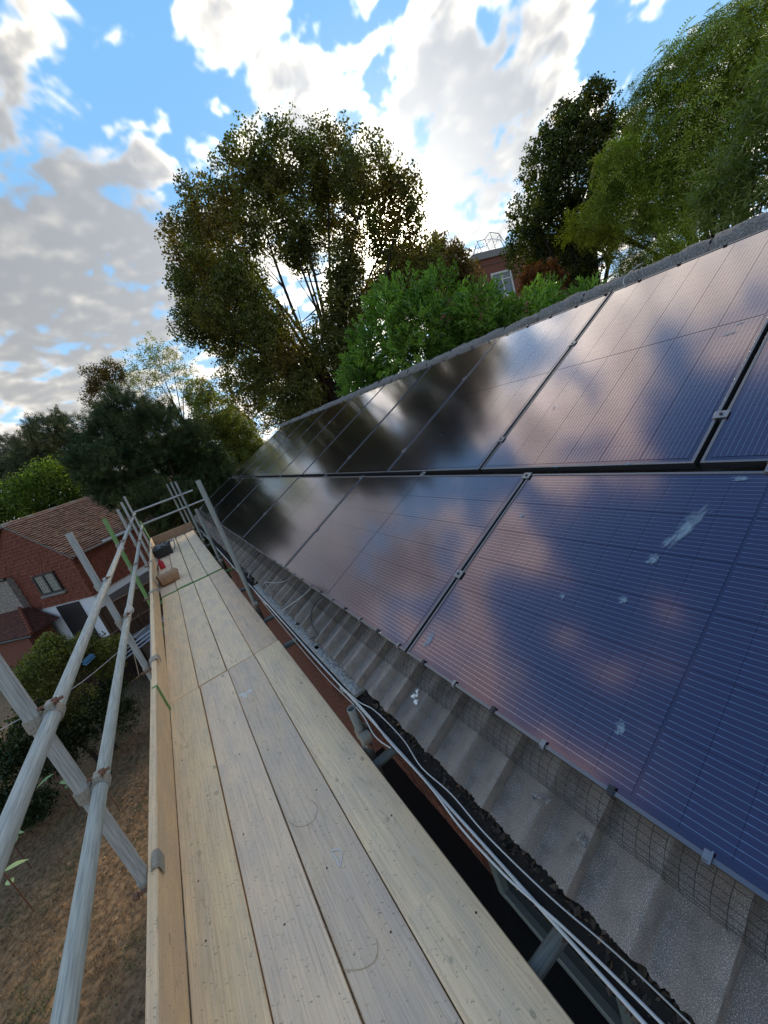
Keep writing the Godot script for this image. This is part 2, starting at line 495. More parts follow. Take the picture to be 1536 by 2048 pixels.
	M.card = mat(1, 1, 1, 0.85, 0, {"albedo_texture": noise_tex(noise(0.01, 3, 0, 62), [Color(0.30, 0.16, 0.08), Color(0.40, 0.23, 0.125)], 128)})
	M.plank = mat(1, 1, 1, 0.9, 0, {"albedo_texture": noise_tex(noise(0.03, 4, 0, 63), [Color(0.20, 0.13, 0.08), Color(0.34, 0.23, 0.15)], 256), "uv1_triplanar": true, "uv1_scale": Vector3(0.5, 3, 3)})
	M.red = mat(0.5, 0.02, 0.04, 0.4)
	M.white = mat(0.72, 0.71, 0.66, 0.8)
	M.smear = mat(0.24, 0.34, 0.42, 0.75, 0, {"transparency": BaseMaterial3D.TRANSPARENCY_ALPHA, "albedo_texture": smear_tex()})
	M.ornament = mat(0.40, 0.52, 0.20, 0.6)
	M.blue = mat(0.06, 0.17, 0.27, 0.6)
	M.alu = mat(0.45, 0.52, 0.58, 0.4, 0.6)


func smear_tex() -> ImageTexture:
	var f := noise(0.035, 4, FastNoiseLite.TYPE_SIMPLEX_SMOOTH, 71)
	var im := Image.create(96, 96, false, Image.FORMAT_RGBA8)
	for y in 96:
		for x in 96:
			var dx := (x - 48) / 46.0
			var dy := (y - 48) / 46.0
			var r := sqrt(dx * dx + dy * dy) + f.get_noise_2d(x, y) * 0.42
			var a := (1.0 - smoothstep(0.25, 0.90, r)) * clampf(0.50 + f.get_noise_2d(x * 0.35, y * 0.9 + 200) * 0.8, 0.0, 1.0)
			im.set_pixel(x, y, Color(1, 1, 1, a))
	return ImageTexture.create_from_image(im)


func _ready() -> void:
	# ---- camera, sky, sun, exposure
	var cam := Camera3D.new()
	cam.name = "camera"
	cam.transform = Transform3D(Basis(Vector3(0.805371, -0.311985, 0.504027), Vector3(0.399439, 0.913882, -0.072575), Vector3(-0.43798, 0.259778, 0.860633)).orthonormalized(), CAM)
	cam.fov = 105.1005
	cam.keep_aspect = Camera3D.KEEP_HEIGHT
	cam.near = 0.05
	cam.far = 4000
	add_child(cam)
	var env := Environment.new()
	env.background_mode = Environment.BG_SKY
	env.tonemap_mode = Environment.TONE_MAPPER_LINEAR
	env.tonemap_exposure = 3.4
	env.sdfgi_enabled = true
	env.ssao_enabled = true
	env.ssil_enabled = true
	var sky := Sky.new()
	var sm := PanoramaSkyMaterial.new()
	rng.seed = 7
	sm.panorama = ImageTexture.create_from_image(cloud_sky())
	sky.sky_material = sm
	env.sky = sky
	var we := WorldEnvironment.new()
	we.name = "world"
	we.environment = env
	add_child(we)
	var sun := DirectionalLight3D.new()
	sun.name = "sun"
	sun.light_energy = 0.4
	sun.light_color = Color(1.0, 0.9, 0.75)
	sun.light_angular_distance = 10.0
	sun.shadow_enabled = true
	sun.basis = Basis.looking_at(-from_az(39, 18.5))
	add_child(sun)
	make_materials()
	build_ground()
	build_building()
	build_panels()
	build_scaffold()
	build_house()
	build_far_buildings()
	build_garden()
	build_trees()
	build_small()


# ---------------------------------------------------------------- ground
func build_ground() -> void:
	rng.seed = 100
	var g := MB.new()
	var f := noise(0.25, 3, FastNoiseLite.TYPE_SIMPLEX_SMOOTH, 81)
	var rows := []
	for j in 61:
		var row := []
		for i in 61:
			var x := -24.0 + i * 0.8
			var z := 6.0 - j * 0.8
			row.append(Vector3(x, GROUND + f.get_noise_2d(x, z) * 0.10, z))
		rows.append(row)
	g.sheet(rows)
	structure(obj("lawn", g, M.ground), "dry brown lawn below the scaffold with scattered leaves")
	var far := MB.new()
	far.quad(Vector3(-1500, GROUND - 0.16, 1500), Vector3(1500, GROUND - 0.16, 1500), Vector3(1500, GROUND - 0.16, -1500), Vector3(-1500, GROUND - 0.16, -1500))
	structure(obj("ground", far, mat(0.06, 0.055, 0.03, 1.0)), "open ground out to the horizon")
	# dry grass and fallen leaves
	var blade := MB.new()
	for k in 5:
		var a := rnd(0, TAU)
		var o := Vector3(rnd(-0.05, 0.05), 0, rnd(-0.05, 0.05))
		var l := Vector3(cos(a), 0, sin(a))
		blade.tri(o - l * 0.004, o + l * 0.004, o + l.rotated(Vector3.UP, 1.5) * rnd(0.02, 0.07) + Vector3(0, rnd(0.03, 0.06), 0))
	var spots := []
	var tint := PackedColorArray()
	for k in 26000:
		var x := rnd(-8.5, -0.4)
		var z := rnd(-17, -4.5)
		spots.append(Transform3D(Basis(Vector3.UP, rnd(0, TAU)).scaled(Vector3.ONE * rnd(0.6, 1.3)), Vector3(x, GROUND + f.get_noise_2d(x, z) * 0.10 - 0.005, z)))
		var t := rnd(0.5, 1.3)
		tint.append(Color(0.19 * t, 0.122 * t, 0.056 * t) if f.get_noise_2d(x * 3.0 + 40.0, z * 3.0) < 0.22 else Color(0.13 * t, 0.135 * t, 0.05 * t))
	stuff(tag(scatter("dry_grass", blade, M.litter, spots, tint), "short dry brown grass of the lawn", "grass"))
	var leaf := MB.new()
	leaf.quad(Vector3(-0.03, 0.004, 0), Vector3(0, 0.012, 0.02), Vector3(0.035, 0.006, 0), Vector3(0, 0.014, -0.022))
	spots = []
	tint = PackedColorArray()
	for k in 5200:
		var x := -3.0 + rng.randfn(0, 2.0)
		var z := -12.5 + rng.randfn(0, 3.0)
		if x > -0.3 or x < -9: continue
		spots.append(Transform3D(Basis(Vector3.UP, rnd(0, TAU)) * Basis(Vector3.RIGHT, rnd(-0.5, 0.5)).scaled(Vector3.ONE * rnd(0.35, 0.95)), Vector3(x, GROUND + f.get_noise_2d(x, z) * 0.10 + 0.02, z)))
		var t := rnd(0.4, 1.2)
		tint.append(Color(0.42 * t, 0.28 * t, 0.13 * t).lerp(Color(0.2, 0.08, 0.05), rng.randf() * 0.7))
	stuff(tag(scatter("fallen_leaf_litter", leaf, M.litter, spots, tint), "pale and brown fallen leaves strewn over the lawn", "leaf litter"))


func scatter(called: String, mesh, material: Material, spots: Array, tint: PackedColorArray, parent: Node3D = null) -> MultiMeshInstance3D:
	var mm := MultiMesh.new()
	mm.transform_format = MultiMesh.TRANSFORM_3D
	mm.use_colors = true
	mm.mesh = mesh.made() if mesh is MB else mesh
	mm.instance_count = spots.size()
	for k in spots.size():
		mm.set_instance_transform(k, spots[k])
		mm.set_instance_color(k, tint[k])
	var o := MultiMeshInstance3D.new()
	o.multimesh = mm
	o.material_override = material
	if parent:
		o.name = called
		parent.add_child(o, true)
	else:
		o.name = numbered(called)
		add_child(o, true)
	return o


# ---------------------------------------------------------------- the building with the tiled roof
func tile_height(u: float) -> float:
	# two rolls, each with a steep near side and a long slope away: one at the side lap, one in the middle
	var h := 0.050 * (1.0 - smoothstep(0.02, 0.34, u))
	if u > 0.42 and u < 0.49:
		h = 0.050 * smoothstep(0.42, 0.49, u)
	elif u >= 0.49:
		h = 0.050 * (1.0 - smoothstep(0.51, 0.86, u))
	return h


func roof_tile_mesh(sd: int) -> MB:
	var m := MB.new()
	var f := noise(9.0, 2, FastNoiseLite.TYPE_SIMPLEX, sd)
	var w := 0.298
	var rows := []
	for j in 5:
		var row := []
		var s := lerpf(-0.20, 0.20, j / 4.0)
		for i in 57:
			var u := i / 56.0
			var edge := f.get_noise_2d(i * 0.1, 5.0) * 0.006 if j == 0 else 0.0
			row.append(Vector3(s + edge, tile_height(u) + f.get_noise_2d(i * 0.05, j * 0.05) * 0.0015, -w * u))
		rows.append(row)
	m.sheet(rows)
	for i in 56:
		var a: Vector3 = rows[0][i]
		var b: Vector3 = rows[0][i + 1]
		m.quad(a, b, b - Vector3(-0.002, 0.016, 0), a - Vector3(-0.002, 0.016, 0))
	for e in [0, 56]:
		var a: Vector3 = rows[0][e]
		var b: Vector3 = rows[4][e]
		m.quad(a, b, Vector3(b.x, -0.020, b.z), Vector3(a.x, -0.020, a.z))
	return m


func slope_basis() -> Basis:
	return Basis(ROOF_S, ROOF_N, Vector3.BACK)


func build_building() -> void:
	rng.seed = 200
	var b := thing("brick_building", "brick building whose grey tiled roof carries the solar panels", "building")
	# slopes under and behind the panels
	var d := MB.new()
	d.box(roof(0.52, -5.0, -0.165), Vector3(1.66, 0.03, 6.4), slope_basis())
	obj("roof_slope", d, M.tile, b)
	d = MB.new()
	var back := Basis(Vector3.BACK, -0.43)
	d.box(Vector3(3.72, 1.80, -5.0) + back * Vector3(1.7, -0.03, 0), Vector3(1.7, 0.03, 6.4), back)
	obj("roof_slope", d, M.tile, b)
	# the course of tiles along the eaves, each a piece
	var kinds := []
	for k in 4:
		kinds.append(roof_tile_mesh(90 + k).made())
	var tones := []
	for k in 4:
		var t: StandardMaterial3D = M.tile.duplicate()
		var g := [0.92, 1.0, 1.1, 0.84][k] as float
		t.albedo_color = Color(g, g * [0.985, 0.98, 0.97, 1.0][k], g * [0.97, 0.96, 0.95, 1.0][k]).linear_to_srgb()
		t.uv1_offset = Vector3(k * 0.37, k * 0.21, k * 0.53)
		tones.append(t)
	for k in 43:
		var z := 0.932 - 0.2955 * k
		var t := Transform3D(slope_basis() * Basis(Vector3.UP, rnd(-0.006, 0.006)) * Basis(Vector3.BACK, rnd(-0.01, 0.01)), roof(-1.21 + rnd(-0.006, 0.006), z, -0.146 + rnd(-0.003, 0.003)))
		obj("roof_tile", kinds[k % 4], tones[(k * 7 + k / 3) % 4], b, t)
	# ridge
	for k in 28:
		var m := MB.new()
		var f := noise(7.0, 3, FastNoiseLite.TYPE_SIMPLEX, 300 + k)
		var rows := []
		var l := 0.445
		for j in 7:
			var row := []
			for i in 15:
				var a := PI * (i / 14.0) * 1.1 - 0.05 * PI
				var r := 0.128 + f.get_noise_2d(i * 0.12, j * 0.2) * 0.022 - (0.010 if j == 0 or j == 6 else 0.0)
				row.append(Vector3(cos(a) * r, sin(a) * r, 0) + Vector3(0, 0, l * (j / 6.0 - 0.5)))
			rows.append(row)
		m.sheet(rows)
		obj("ridge_tile", m, M.lichen, b, Transform3D(Basis(Vector3.RIGHT, rnd(-0.01, 0.01)), Vector3(3.69 + rnd(-0.005, 0.005), 1.822 + rnd(-0.006, 0.006), 0.75 - 0.452 * k)))
	var bed := MB.new()
	var fb := noise(5.0, 4, FastNoiseLite.TYPE_SIMPLEX, 333)
	var rows := []
	for j in 420:
		var z := 0.9 - j * 0.03
		var row := []
		for i in 7:
			var s := 1.99 + i * 0.028
			row.append(roof(s + fb.get_noise_2d(z * 1.3, 3) * 0.012 * (1 if i == 0 else 0), z, -0.128 + 0.016 * i + fb.get_noise_3d(z, i * 0.1, 0) * 0.022))
		rows.append(row)
	bed.sheet(rows)
	obj("ridge_mortar", bed, M.lichen, b)
	# verge at the far end
	var vg := MB.new()
	for k in 10:
		vg.box(roof(-1.2 + k * 0.345, -11.47, -0.115), Vector3(0.165, 0.012, 0.07), slope_basis() * Basis(Vector3.BACK, 0.03), 0.003)
	obj("verge_tile", vg, M.lichen, b)
	# walls
	var w := MB.new()
	w.box(Vector3(0.75, -2.25, -4.75), Vector3(0.12, 2.37, 6.35))
	w.box(Vector3(6.7, -2.25, -4.75), Vector3(0.12, 2.37, 6.35))
	obj("side_wall", w, M.brick, b)
	w = MB.new()
	w.box(Vector3(3.725, -2.25, -11.0), Vector3(2.853, 2.37, 0.12))
	w.tri(Vector3(0.63, 0.12, -11.12), Vector3(6.82, 0.12, -11.12), Vector3(3.72, 1.62, -11.12))
	w.tri(Vector3(0.63, 0.12, -10.88), Vector3(3.72, 1.62, -10.88), Vector3(6.82, 0.12, -10.88))
	obj("gable_wall", w, M.brick, b)
	w = MB.new()
	w.box(Vector3(3.725, -2.25, 1.5), Vector3(2.853, 2.37, 0.1))
	obj("gable_wall", w, M.brick, b)
	var bm := MB.new()
	bm.box(Vector3.ZERO, Vector3(0.012, 0.0325, 0.1075), Basis.IDENTITY, 0.004)
	var bmesh := bm.made()
	var bt := []
	for k in 3:
		var t: StandardMaterial3D = M.brick.duplicate()
		var g := [0.75, 1.0, 1.35][k] as float
		t.albedo_color = Color(g, g * 0.95, g * 0.9).linear_to_srgb()
		bt.append(t)
	for j in 13:
		for i in 17:
			obj("brick", bmesh, bt[(i * 5 + j * 3 + i * j) % 3], b, Transform3D(Basis.IDENTITY, Vector3(0.622 + rnd(-0.002, 0.002), 0.03 - 0.075 * j, -1.42 - 0.225 * i + (0.1125 if j % 2 else 0.0))))
	var soffit := MB.new()
	soffit.box(Vector3(0.545, 0.10, -5.0), Vector3(0.07, 0.009, 6.3))
	obj("soffit_board", soffit, mat(0.10, 0.075, 0.06, 0.8), b)
	soffit = MB.new()
	soffit.box(Vector3(0.482, 0.20, -5.0), Vector3(0.010, 0.10, 6.35))
	obj("fascia_board", soffit, mat(0.05, 0.045, 0.04, 0.7), b)
	# window under the eaves, near the camera
	var wf := MB.new()
	for y in [-0.80, -0.44, -0.06]:
		wf.box(Vector3(0.60, y, -0.15), Vector3(0.03, 0.022, 1.12), Basis.IDENTITY, 0.004)
	for z in [-1.25, -0.62, -0.02, 0.95]:
		wf.box(Vector3(0.598, -0.43, z), Vector3(0.03, 0.39, 0.024), Basis.IDENTITY, 0.004)
	var wn := obj("window", wf, M.window_grey, b)
	var pn := MB.new()
	pn.box(Vector3(0.612, -0.43, -0.15), Vector3(0.008, 0.37, 1.1))
	obj("pane", pn, M.glass_dark, wn)
	# near-black slab and block added to stand for the shadowed gap below the eaves
	var gap_shade := MB.new()
	gap_shade.box(Vector3(0.22, -0.90, -0.45), Vector3(0.405, 0.03, 2.1), Basis.IDENTITY, 0.01)
	gap_shade.box(Vector3(0.22, -2.8, -0.45), Vector3(0.38, 1.86, 2.05))
	obj("gap_shade_slab", gap_shade, M.gap_shade, b)
	# gutter
	var gm := MB.new()
	for r in [0.054, 0.050]:
		rows = []
		for i in 11:
			var a := PI + PI * i / 10.0
			rows.append([Vector3(0.424 + cos(a) * r, 0.262 + sin(a) * r * 1.05, 1.2), Vector3(0.424 + cos(a) * r, 0.262 + sin(a) * r * 1.05, -11.4)])
		gm.sheet(rows, 1, 1, r > 0.052)
	gm.tube([Vector3(0.372, 0.262, 1.2), Vector3(0.372, 0.262, -11.4)], 0.005, 8)
	gm.tube([Vector3(0.476, 0.262, 1.2), Vector3(0.476, 0.262, -11.4)], 0.005, 8)
	var go := obj("gutter", gm, M.upvc, b)
	for k in 7:
		var br := MB.new()
		var arc := []
		for i in 9:
			var a := PI + PI * i / 8.0
			arc.append(Vector3(0.424 + cos(a) * 0.060, 0.264 + sin(a) * 0.062, 0))
		br.tube(arc, 0.006, 6)
		obj("gutter_bracket", br, M.upvc, go, Transform3D(Basis.IDENTITY, Vector3(0, 0, -0.15 - k * 1.75)))
	# muck in the gutter: dead leaves, moss and twigs
	var flake := MB.new()
	flake.tri(Vector3(-0.016, 0, 0), Vector3(0.004, 0.004, 0.009), Vector3(0.018, 0.001, -0.003))
	flake.tri(Vector3(-0.016, 0, 0), Vector3(0.018, 0.001, -0.003), Vector3(0.0, 0.003, -0.011))
	var spots := []
	var tint := PackedColorArray()
	for k in 12000:
		var z := rnd(0.4, -5.5) if k % 3 else rnd(-5.5, -11.3)
		var q := rnd(-0.046, 0.046)
		spots.append(Transform3D(Basis(rdir(), rnd(0, TAU)).scaled(Vector3.ONE * rnd(0.35, 1.0)), Vector3(0.424 + q, 0.262 - 0.02 + (0.030 * q / 0.046) + rnd(-0.012, 0.014), z)))
		var t := rnd(0.3, 1.2)
		var cc := Color(0.095 * t, 0.068 * t, 0.048 * t)
		if rng.randf() < 0.07: cc = Color(0.26, 0.14, 0.07)
		tint.append(cc)
	stuff(tag(scatter("gutter_leaf_litter", flake, M.litter, spots, tint), "dark rotted leaves and twigs filling the gutter", "leaf litter"))
	var muck := MB.new()
	rows = []
	var fm := noise(12.0, 3, FastNoiseLite.TYPE_SIMPLEX, 335)
	for j in 300:
		var z := 1.1 - j * 0.0415
		var row := []
		for i in 6:
			row.append(Vector3(0.374 + 0.02 * i, 0.236 + 0.006 * i + fm.get_noise_2d(z, i * 0.1) * 0.010, z))
		rows.append(row)
	muck.sheet(rows)
	stuff(tag(obj("gutter_soil", muck, mat(0.022, 0.017, 0.013, 1.0)), "black soil and moss lying in the bottom of the gutter", "soil"))


# ---------------------------------------------------------------- solar panels
func panel(called: String, label: String, at: Vector3, sx: float, sz: float, fine: bool, clamps: Array, long_z: bool) -> Node3D:
	var t := thing(called, label, "solar panel", at, "solar panels on the roof")
	t.basis = slope_basis()
	var f := MB.new()
	var hx := sx / 2
	var hz := sz / 2
	for s in [-1, 1]:
		f.box(Vector3(s * (hx - 0.0055), -0.0175, 0), Vector3(0.0055, 0.0175, hz), Basis.IDENTITY, 0.001)
		f.box(Vector3(0, -0.0176, s * (hz - 0.0055)), Vector3(hx - 0.011, 0.0174, 0.0055), Basis.IDENTITY, 0.001)
	obj("frame", f, M.frame, t)
	var bk := MB.new()
	bk.box(Vector3(0, -0.0065, 0), Vector3(hx - 0.011, 0.003, hz - 0.011))
	obj("backsheet", bk, M.back, t)
	var across := (sx if long_z else sz) - 0.05
	var along := (sz if long_z else sx) - 0.06
	var wa := across / 6.0
	var wl := (along - 0.008) / 20.0
	var cell := MB.new()
	var merged := MB.new()
	var ca := wa / 2 - 0.0010
	var cl := wl / 2 - 0.0004
	var put_cell := func(m: MB, p: Vector3) -> void:
		if long_z:
			m.quad(p + Vector3(-ca, 0, cl), p + Vector3(ca, 0, cl), p + Vector3(ca, 0, -cl), p + Vector3(-ca, 0, -cl), Vector2(0, 0), Vector2(1, 0), Vector2(1, 1), Vector2(0, 1))
		else:
			m.quad(p + Vector3(-cl, 0, ca), p + Vector3(cl, 0, ca), p + Vector3(cl, 0, -ca), p + Vector3(-cl, 0, -ca), Vector2(0, 0), Vector2(0, 1), Vector2(1, 1), Vector2(1, 0))
	put_cell.call(cell, Vector3.ZERO)
	var cm := cell.made()
	for i in 6:
		for j in 20:
			var a := -across / 2 + wa * (i + 0.5)
			var l := -along / 2 + wl * (j + 0.5) + (0.008 if j >= 10 else 0.0)
			var p := Vector3(a, -0.0022, l) if long_z else Vector3(l, -0.0022, a)
			if fine:
				obj("solar_cell", cm, M.cell, t, Transform3D(Basis.IDENTITY, p))
			else:
				put_cell.call(merged, p)
	if not fine:
		stuff(obj("solar_cell", merged, M.cell, t))
	for q in clamps:
		var cp := MB.new()
		cp.box(Vector3(0, 0.0032, 0), Vector3(0.021, 0.003, 0.024), Basis.IDENTITY, 0.0012)
		cp.box(Vector3(0, -0.012, 0), Vector3(0.019, 0.012, 0.007))
		var co := obj("clamp", cp, M.clamp, t, Transform3D(Basis.IDENTITY, q))
		var bo := MB.new()
		bo.tube([Vector3(0, 0.006, 0), Vector3(0, 0.011, 0)], 0.0065, 6)
		obj("bolt", bo, M.black, co)
	return t


const ORDINAL := ["nearest", "second nearest", "third nearest", "fourth nearest", "fifth nearest", "sixth nearest", "seventh nearest", "eighth nearest", "ninth nearest", "farthest"]


func build_panels() -> void:
	rng.seed = 300
	for k in 6:
		var zf := -1.4435 - 1.954 * k
		var cl := [Vector3(0.551, 0, -0.977), Vector3(-0.119, 0, -0.977), Vector3(0.579, 0, 0.0)]
		var word: String = ORDINAL[k] if k < 5 else "farthest"
		panel("solar_panel", "black solar panel laid lengthwise along the eaves, %s of the lower row" % word, roof(-0.591, zf + 0.977, 0), 1.134, 1.938, k < 3, cl, true)
	for k in 10:
		var zf := -0.6965 - 1.154 * k
		var cl := [Vector3(-0.70, 0, -0.577), Vector3(0.31, 0, -0.577)]
		panel("solar_panel", "black solar panel standing upright below the ridge, %s of the upper row" % ORDINAL[k], roof(0.993, zf + 0.577, 0), 1.938, 1.134, k < 4, cl, false)
	for s in [-1.0, -0.25, 0.32, 1.35]:
		var r := MB.new()
		r.box(roof(s, -5.35, -0.062), Vector3(0.02, 0.02, 5.9), slope_basis())
		tag(obj("mounting_rail", r, M.rail), "dark mounting rail under the %s solar panels, %s one" % ["lower" if s < 0 else "upper", "downhill" if s in [-1.0, 0.32] else "uphill"], "rail", "rails under the panels")
	# bird mesh along the bottom edge
	var bm := thing("bird_mesh", "black wire bird mesh bent from the lower panels' edge down onto the tiles", "wire mesh")
	var wires := MB.new()
	var prof := [[-1.150, -0.036], [-1.183, -0.040], [-1.212, -0.058], [-1.232, -0.080], [-1.240, -0.098]]
	var fw := noise(0.8, 2, FastNoiseLite.TYPE_SIMPLEX_SMOOTH, 350)
	for k in 394:
		var z := 0.42 - k * 0.0300
		var pts := []
		for q in prof:
			pts.append(roof(q[0], z + fw.get_noise_2d(z * 2.0, 0) * 0.03 * (q[0] + 1.15) * 12.0, q[1] + fw.get_noise_1d(z * 3.0) * 0.004))
		wires.tube(curve(pts, 2), 0.0007, 4, false)
	for q in 8:
		var f := q / 7.0 * 3.999
		var i := int(f)
		var s := lerpf(prof[i][0], prof[i + 1][0], f - i)
		var o := lerpf(prof[i][1], prof[i + 1][1], f - i)
		var pts := []
		for k in 60:
			var z := 0.42 - k * 0.2
			pts.append(roof(s, z, o + fw.get_noise_1d(z * 3.0) * 0.004))
		wires.tube(pts, 0.0007, 4, false)
	stuff(obj("wire_grid", wires, M.wire, bm))
	for k in 57:
		var c := MB.new()
		c.box(Vector3(0, 0.0016, 0), Vector3(0.010, 0.0014, 0.0075), Basis.IDENTITY, 0.0006)
		c.box(Vector3(-0.0125, -0.018, 0), Vector3(0.0014, 0.014, 0.0075))
		c.box(Vector3(0, 0.004, 0.007), Vector3(0.013, 0.001, 0.002))
		obj("clip", c, M.clamp if k % 2 == 0 else M.black, bm, Transform3D(slope_basis(), roof(-1.150, 0.09 - 0.2005 * k, 0.0)))
	# the same clips along the top edge under the ridge
	var tm := thing("ridge_mesh_strip", "narrow dark mesh strip clipped along the upper panels' top edge", "wire mesh")
	var strip := MB.new()
	strip.box(roof(1.972, -5.35, -0.018), Vector3(0.004, 0.016, 5.95), slope_basis())
	obj("strip", strip, M.wire, tm)
	for k in 46:
		var c := MB.new()
		c.box(Vector3.ZERO, Vector3(0.012, 0.004, 0.009), Basis.IDENTITY, 0.001)
		obj("clip", c, M.black, tm, Transform3D(slope_basis(), roof(1.960, 0.1 - 0.25 * k, 0.003)))
	# dried smears and droppings on the glass
	var smears := [[-0.44, -0.675, 0.035, 0.026, -0.3], [-0.285, -0.625, 0.15, 0.036, -0.31], [-0.06, -0.545, 0.018, 0.035, 0.0], [-1.05, -1.36, 0.060, 0.030, 0.1], [-0.31, -1.31, 0.020, 0.020, 0.6], [-0.62, -0.70, 0.022, 0.022, 0.2],
		[-0.67, -0.90, 0.018, 0.015, 0.9], [0.55, -1.60, 0.030, 0.010, 0.2], [0.90, -0.84, 0.014, 0.05, 0.1], [0.97, -0.82, 0.010, 0.03, 0.2], [0.03, -0.95, 0.014, 0.016, 0.2], [0.025, -1.3, 0.012, 0.014, 0.2], [-0.47, -2.3, 0.03, 0.006, 0.8], [0.44, -2.6, 0.03, 0.006, 0.7], [-1.0, -0.55, 0.03, 0.02, 0.2]]
	var smear_words := ["small bluish smear at the lower end of the long streak on the nearest lower panel", "long pale blue streak on the nearest lower panel", "bluish smear at the top edge of the nearest lower panel", "wedge of pale dried splash at the lower far corner of the nearest lower panel", "cluster of pale specks near the far edge of the nearest lower panel", "round bluish spot in the middle of the nearest lower panel",
		"small pale spot halfway down the nearest lower panel", "short white streak in the lower half of the second nearest upper panel", "broad faint smear on the second nearest upper panel by its near edge", "faint thin smear above the broad one on the second nearest upper panel", "pale blot at the bottom edge of the second nearest upper panel, nearer one", "pale blot at the bottom edge of the second nearest upper panel, farther one",
		"thin white scratch on the second nearest lower panel", "thin white scratch on the third nearest upper panel", "faint bluish mark near the bottom edge of the nearest lower panel"]
	for q in smears:
		var m := MB.new()
		m.sheet([[Vector3(-q[2], 0, -q[3]), Vector3(-q[2], 0, q[3])], [Vector3(q[2], 0, -q[3]), Vector3(q[2], 0, q[3])]], 1, 1, true)
		tag(obj("smear", m, M.smear, null, Transform3D(slope_basis() * Basis(Vector3.UP, q[4]), roof(q[0], q[1], 0.0014))), smear_words[smears.find(q)], "smear", "dried smears on the panels")


# ---------------------------------------------------------------- scaffold
func tube_thing(called: String, label: String, a: Vector3, b: Vector3, group := "", tint := Color.WHITE, material: Material = null, r := TUBE_R) -> Node3D:
	var m := MB.new()
	m.col = tint
	var off := rnd(0, 5)
	var d := b - a
	m.tube([Vector3.ZERO, d * 0.25, d * 0.5, d * 0.75, d], r, 20, true, r - 0.004)
	for k in m.uv.size():
		m.uv[k] += Vector2(off, off * 0.7)
	return tag(obj(called, m, material if material else M.galv, null, Transform3D(Basis.IDENTITY, a)), label, "scaffold tube", group)


# coupler joining tube a (axis da) at pa to tube b (axis db) at pb
func coupler(label: String, pa: Vector3, da: Vector3, pb: Vector3, db: Vector3, material: Material = null, group := "scaffold couplers") -> void:
	var cm: Material = material if material else M.cast
	var mid := (pa + pb) / 2
	var t := thing("coupler", label, "coupler", mid, group)
	var between := (pb - pa).normalized()
	for q in [[pa, da], [pb, db]]:
		var p: Vector3 = q[0] - mid
		var ax: Vector3 = (q[1] as Vector3).normalized()
		var side := ax.cross(between).normalized()
		var m := MB.new()
		m.tube([p - ax * 0.026, p - ax * 0.022, p + ax * 0.022, p + ax * 0.026], [TUBE_R + 0.002, TUBE_R + 0.0065, TUBE_R + 0.0065, TUBE_R + 0.002], 16)
		var out := 1.0 if q[0] == pb else -1.0
		m.box(p + side * (TUBE_R + 0.012) + between * out * 0.004, Vector3(0.012, 0.013, 0.020), Basis(side, between, side.cross(between)), 0.004)
		obj("band", m, cm, t)
		var bl := MB.new()
		var b0 := p + side * (TUBE_R + 0.016) - between * out * 0.040
		bl.tube([b0, b0 + between * out * 0.085], 0.0062, 8)
		var bo := obj("bolt", bl, M.rust, t)
		var nt := MB.new()
		nt.tube([b0 + between * out * 0.052, b0 + between * out * 0.068], 0.0125, 6)
		obj("nut", nt, M.rust, bo)
	var body := MB.new()
	body.box(Vector3.ZERO, Vector3(0.019, 0.012, 0.019), Basis(between.cross(Vector3(0.3, 1, 0.2)).normalized(), between, between.cross(Vector3(0.3, 1, 0.2)).normalized().cross(between)), 0.004)
	obj("body", body, cm, t)


func board(label: String, x: float, z0: float, z1: float, column: int, tint: Color, y := 0.0, w := 0.2235, skew := 0.0, banded := false) -> void:
	var m := MB.new()
	m.col = tint
	var l := absf(z1 - z0)
	m.box(Vector3.ZERO, Vector3(w / 2, 0.019, l / 2), Basis.IDENTITY, 0.0035, Vector2(column * 0.25 + 0.125, rng.randf()), Vector2(1 / 0.9, 1 / 3.9))
	var o := obj("scaffold_board", m, M.wood, null, Transform3D(Basis(Vector3.UP, skew), Vector3(x, y - 0.019, (z0 + z1) / 2)))
	tag(o, label, "scaffold board", "scaffold boards of the platform")
	if banded:
		var e := MB.new()
		e.box(Vector3(0, 0, l / 2 - 0.018), Vector3(w / 2 + 0.001, 0.0202, 0.020), Basis.IDENTITY, 0.002)
		obj("end_band", e, M.green_paint, o)
	if z0 > 0:
		for k in 6:
			var nm := MB.new()
			nm.tube([Vector3.ZERO, Vector3(0, 0.0014, 0)], 0.004, 8)
			obj("nail_head", nm, M.rust, o, Transform3D(Basis.IDENTITY, Vector3(rnd(-0.08, 0.08), 0.019, l / 2 - 1.3 - k * 0.42 + rnd(-0.15, 0.15))))


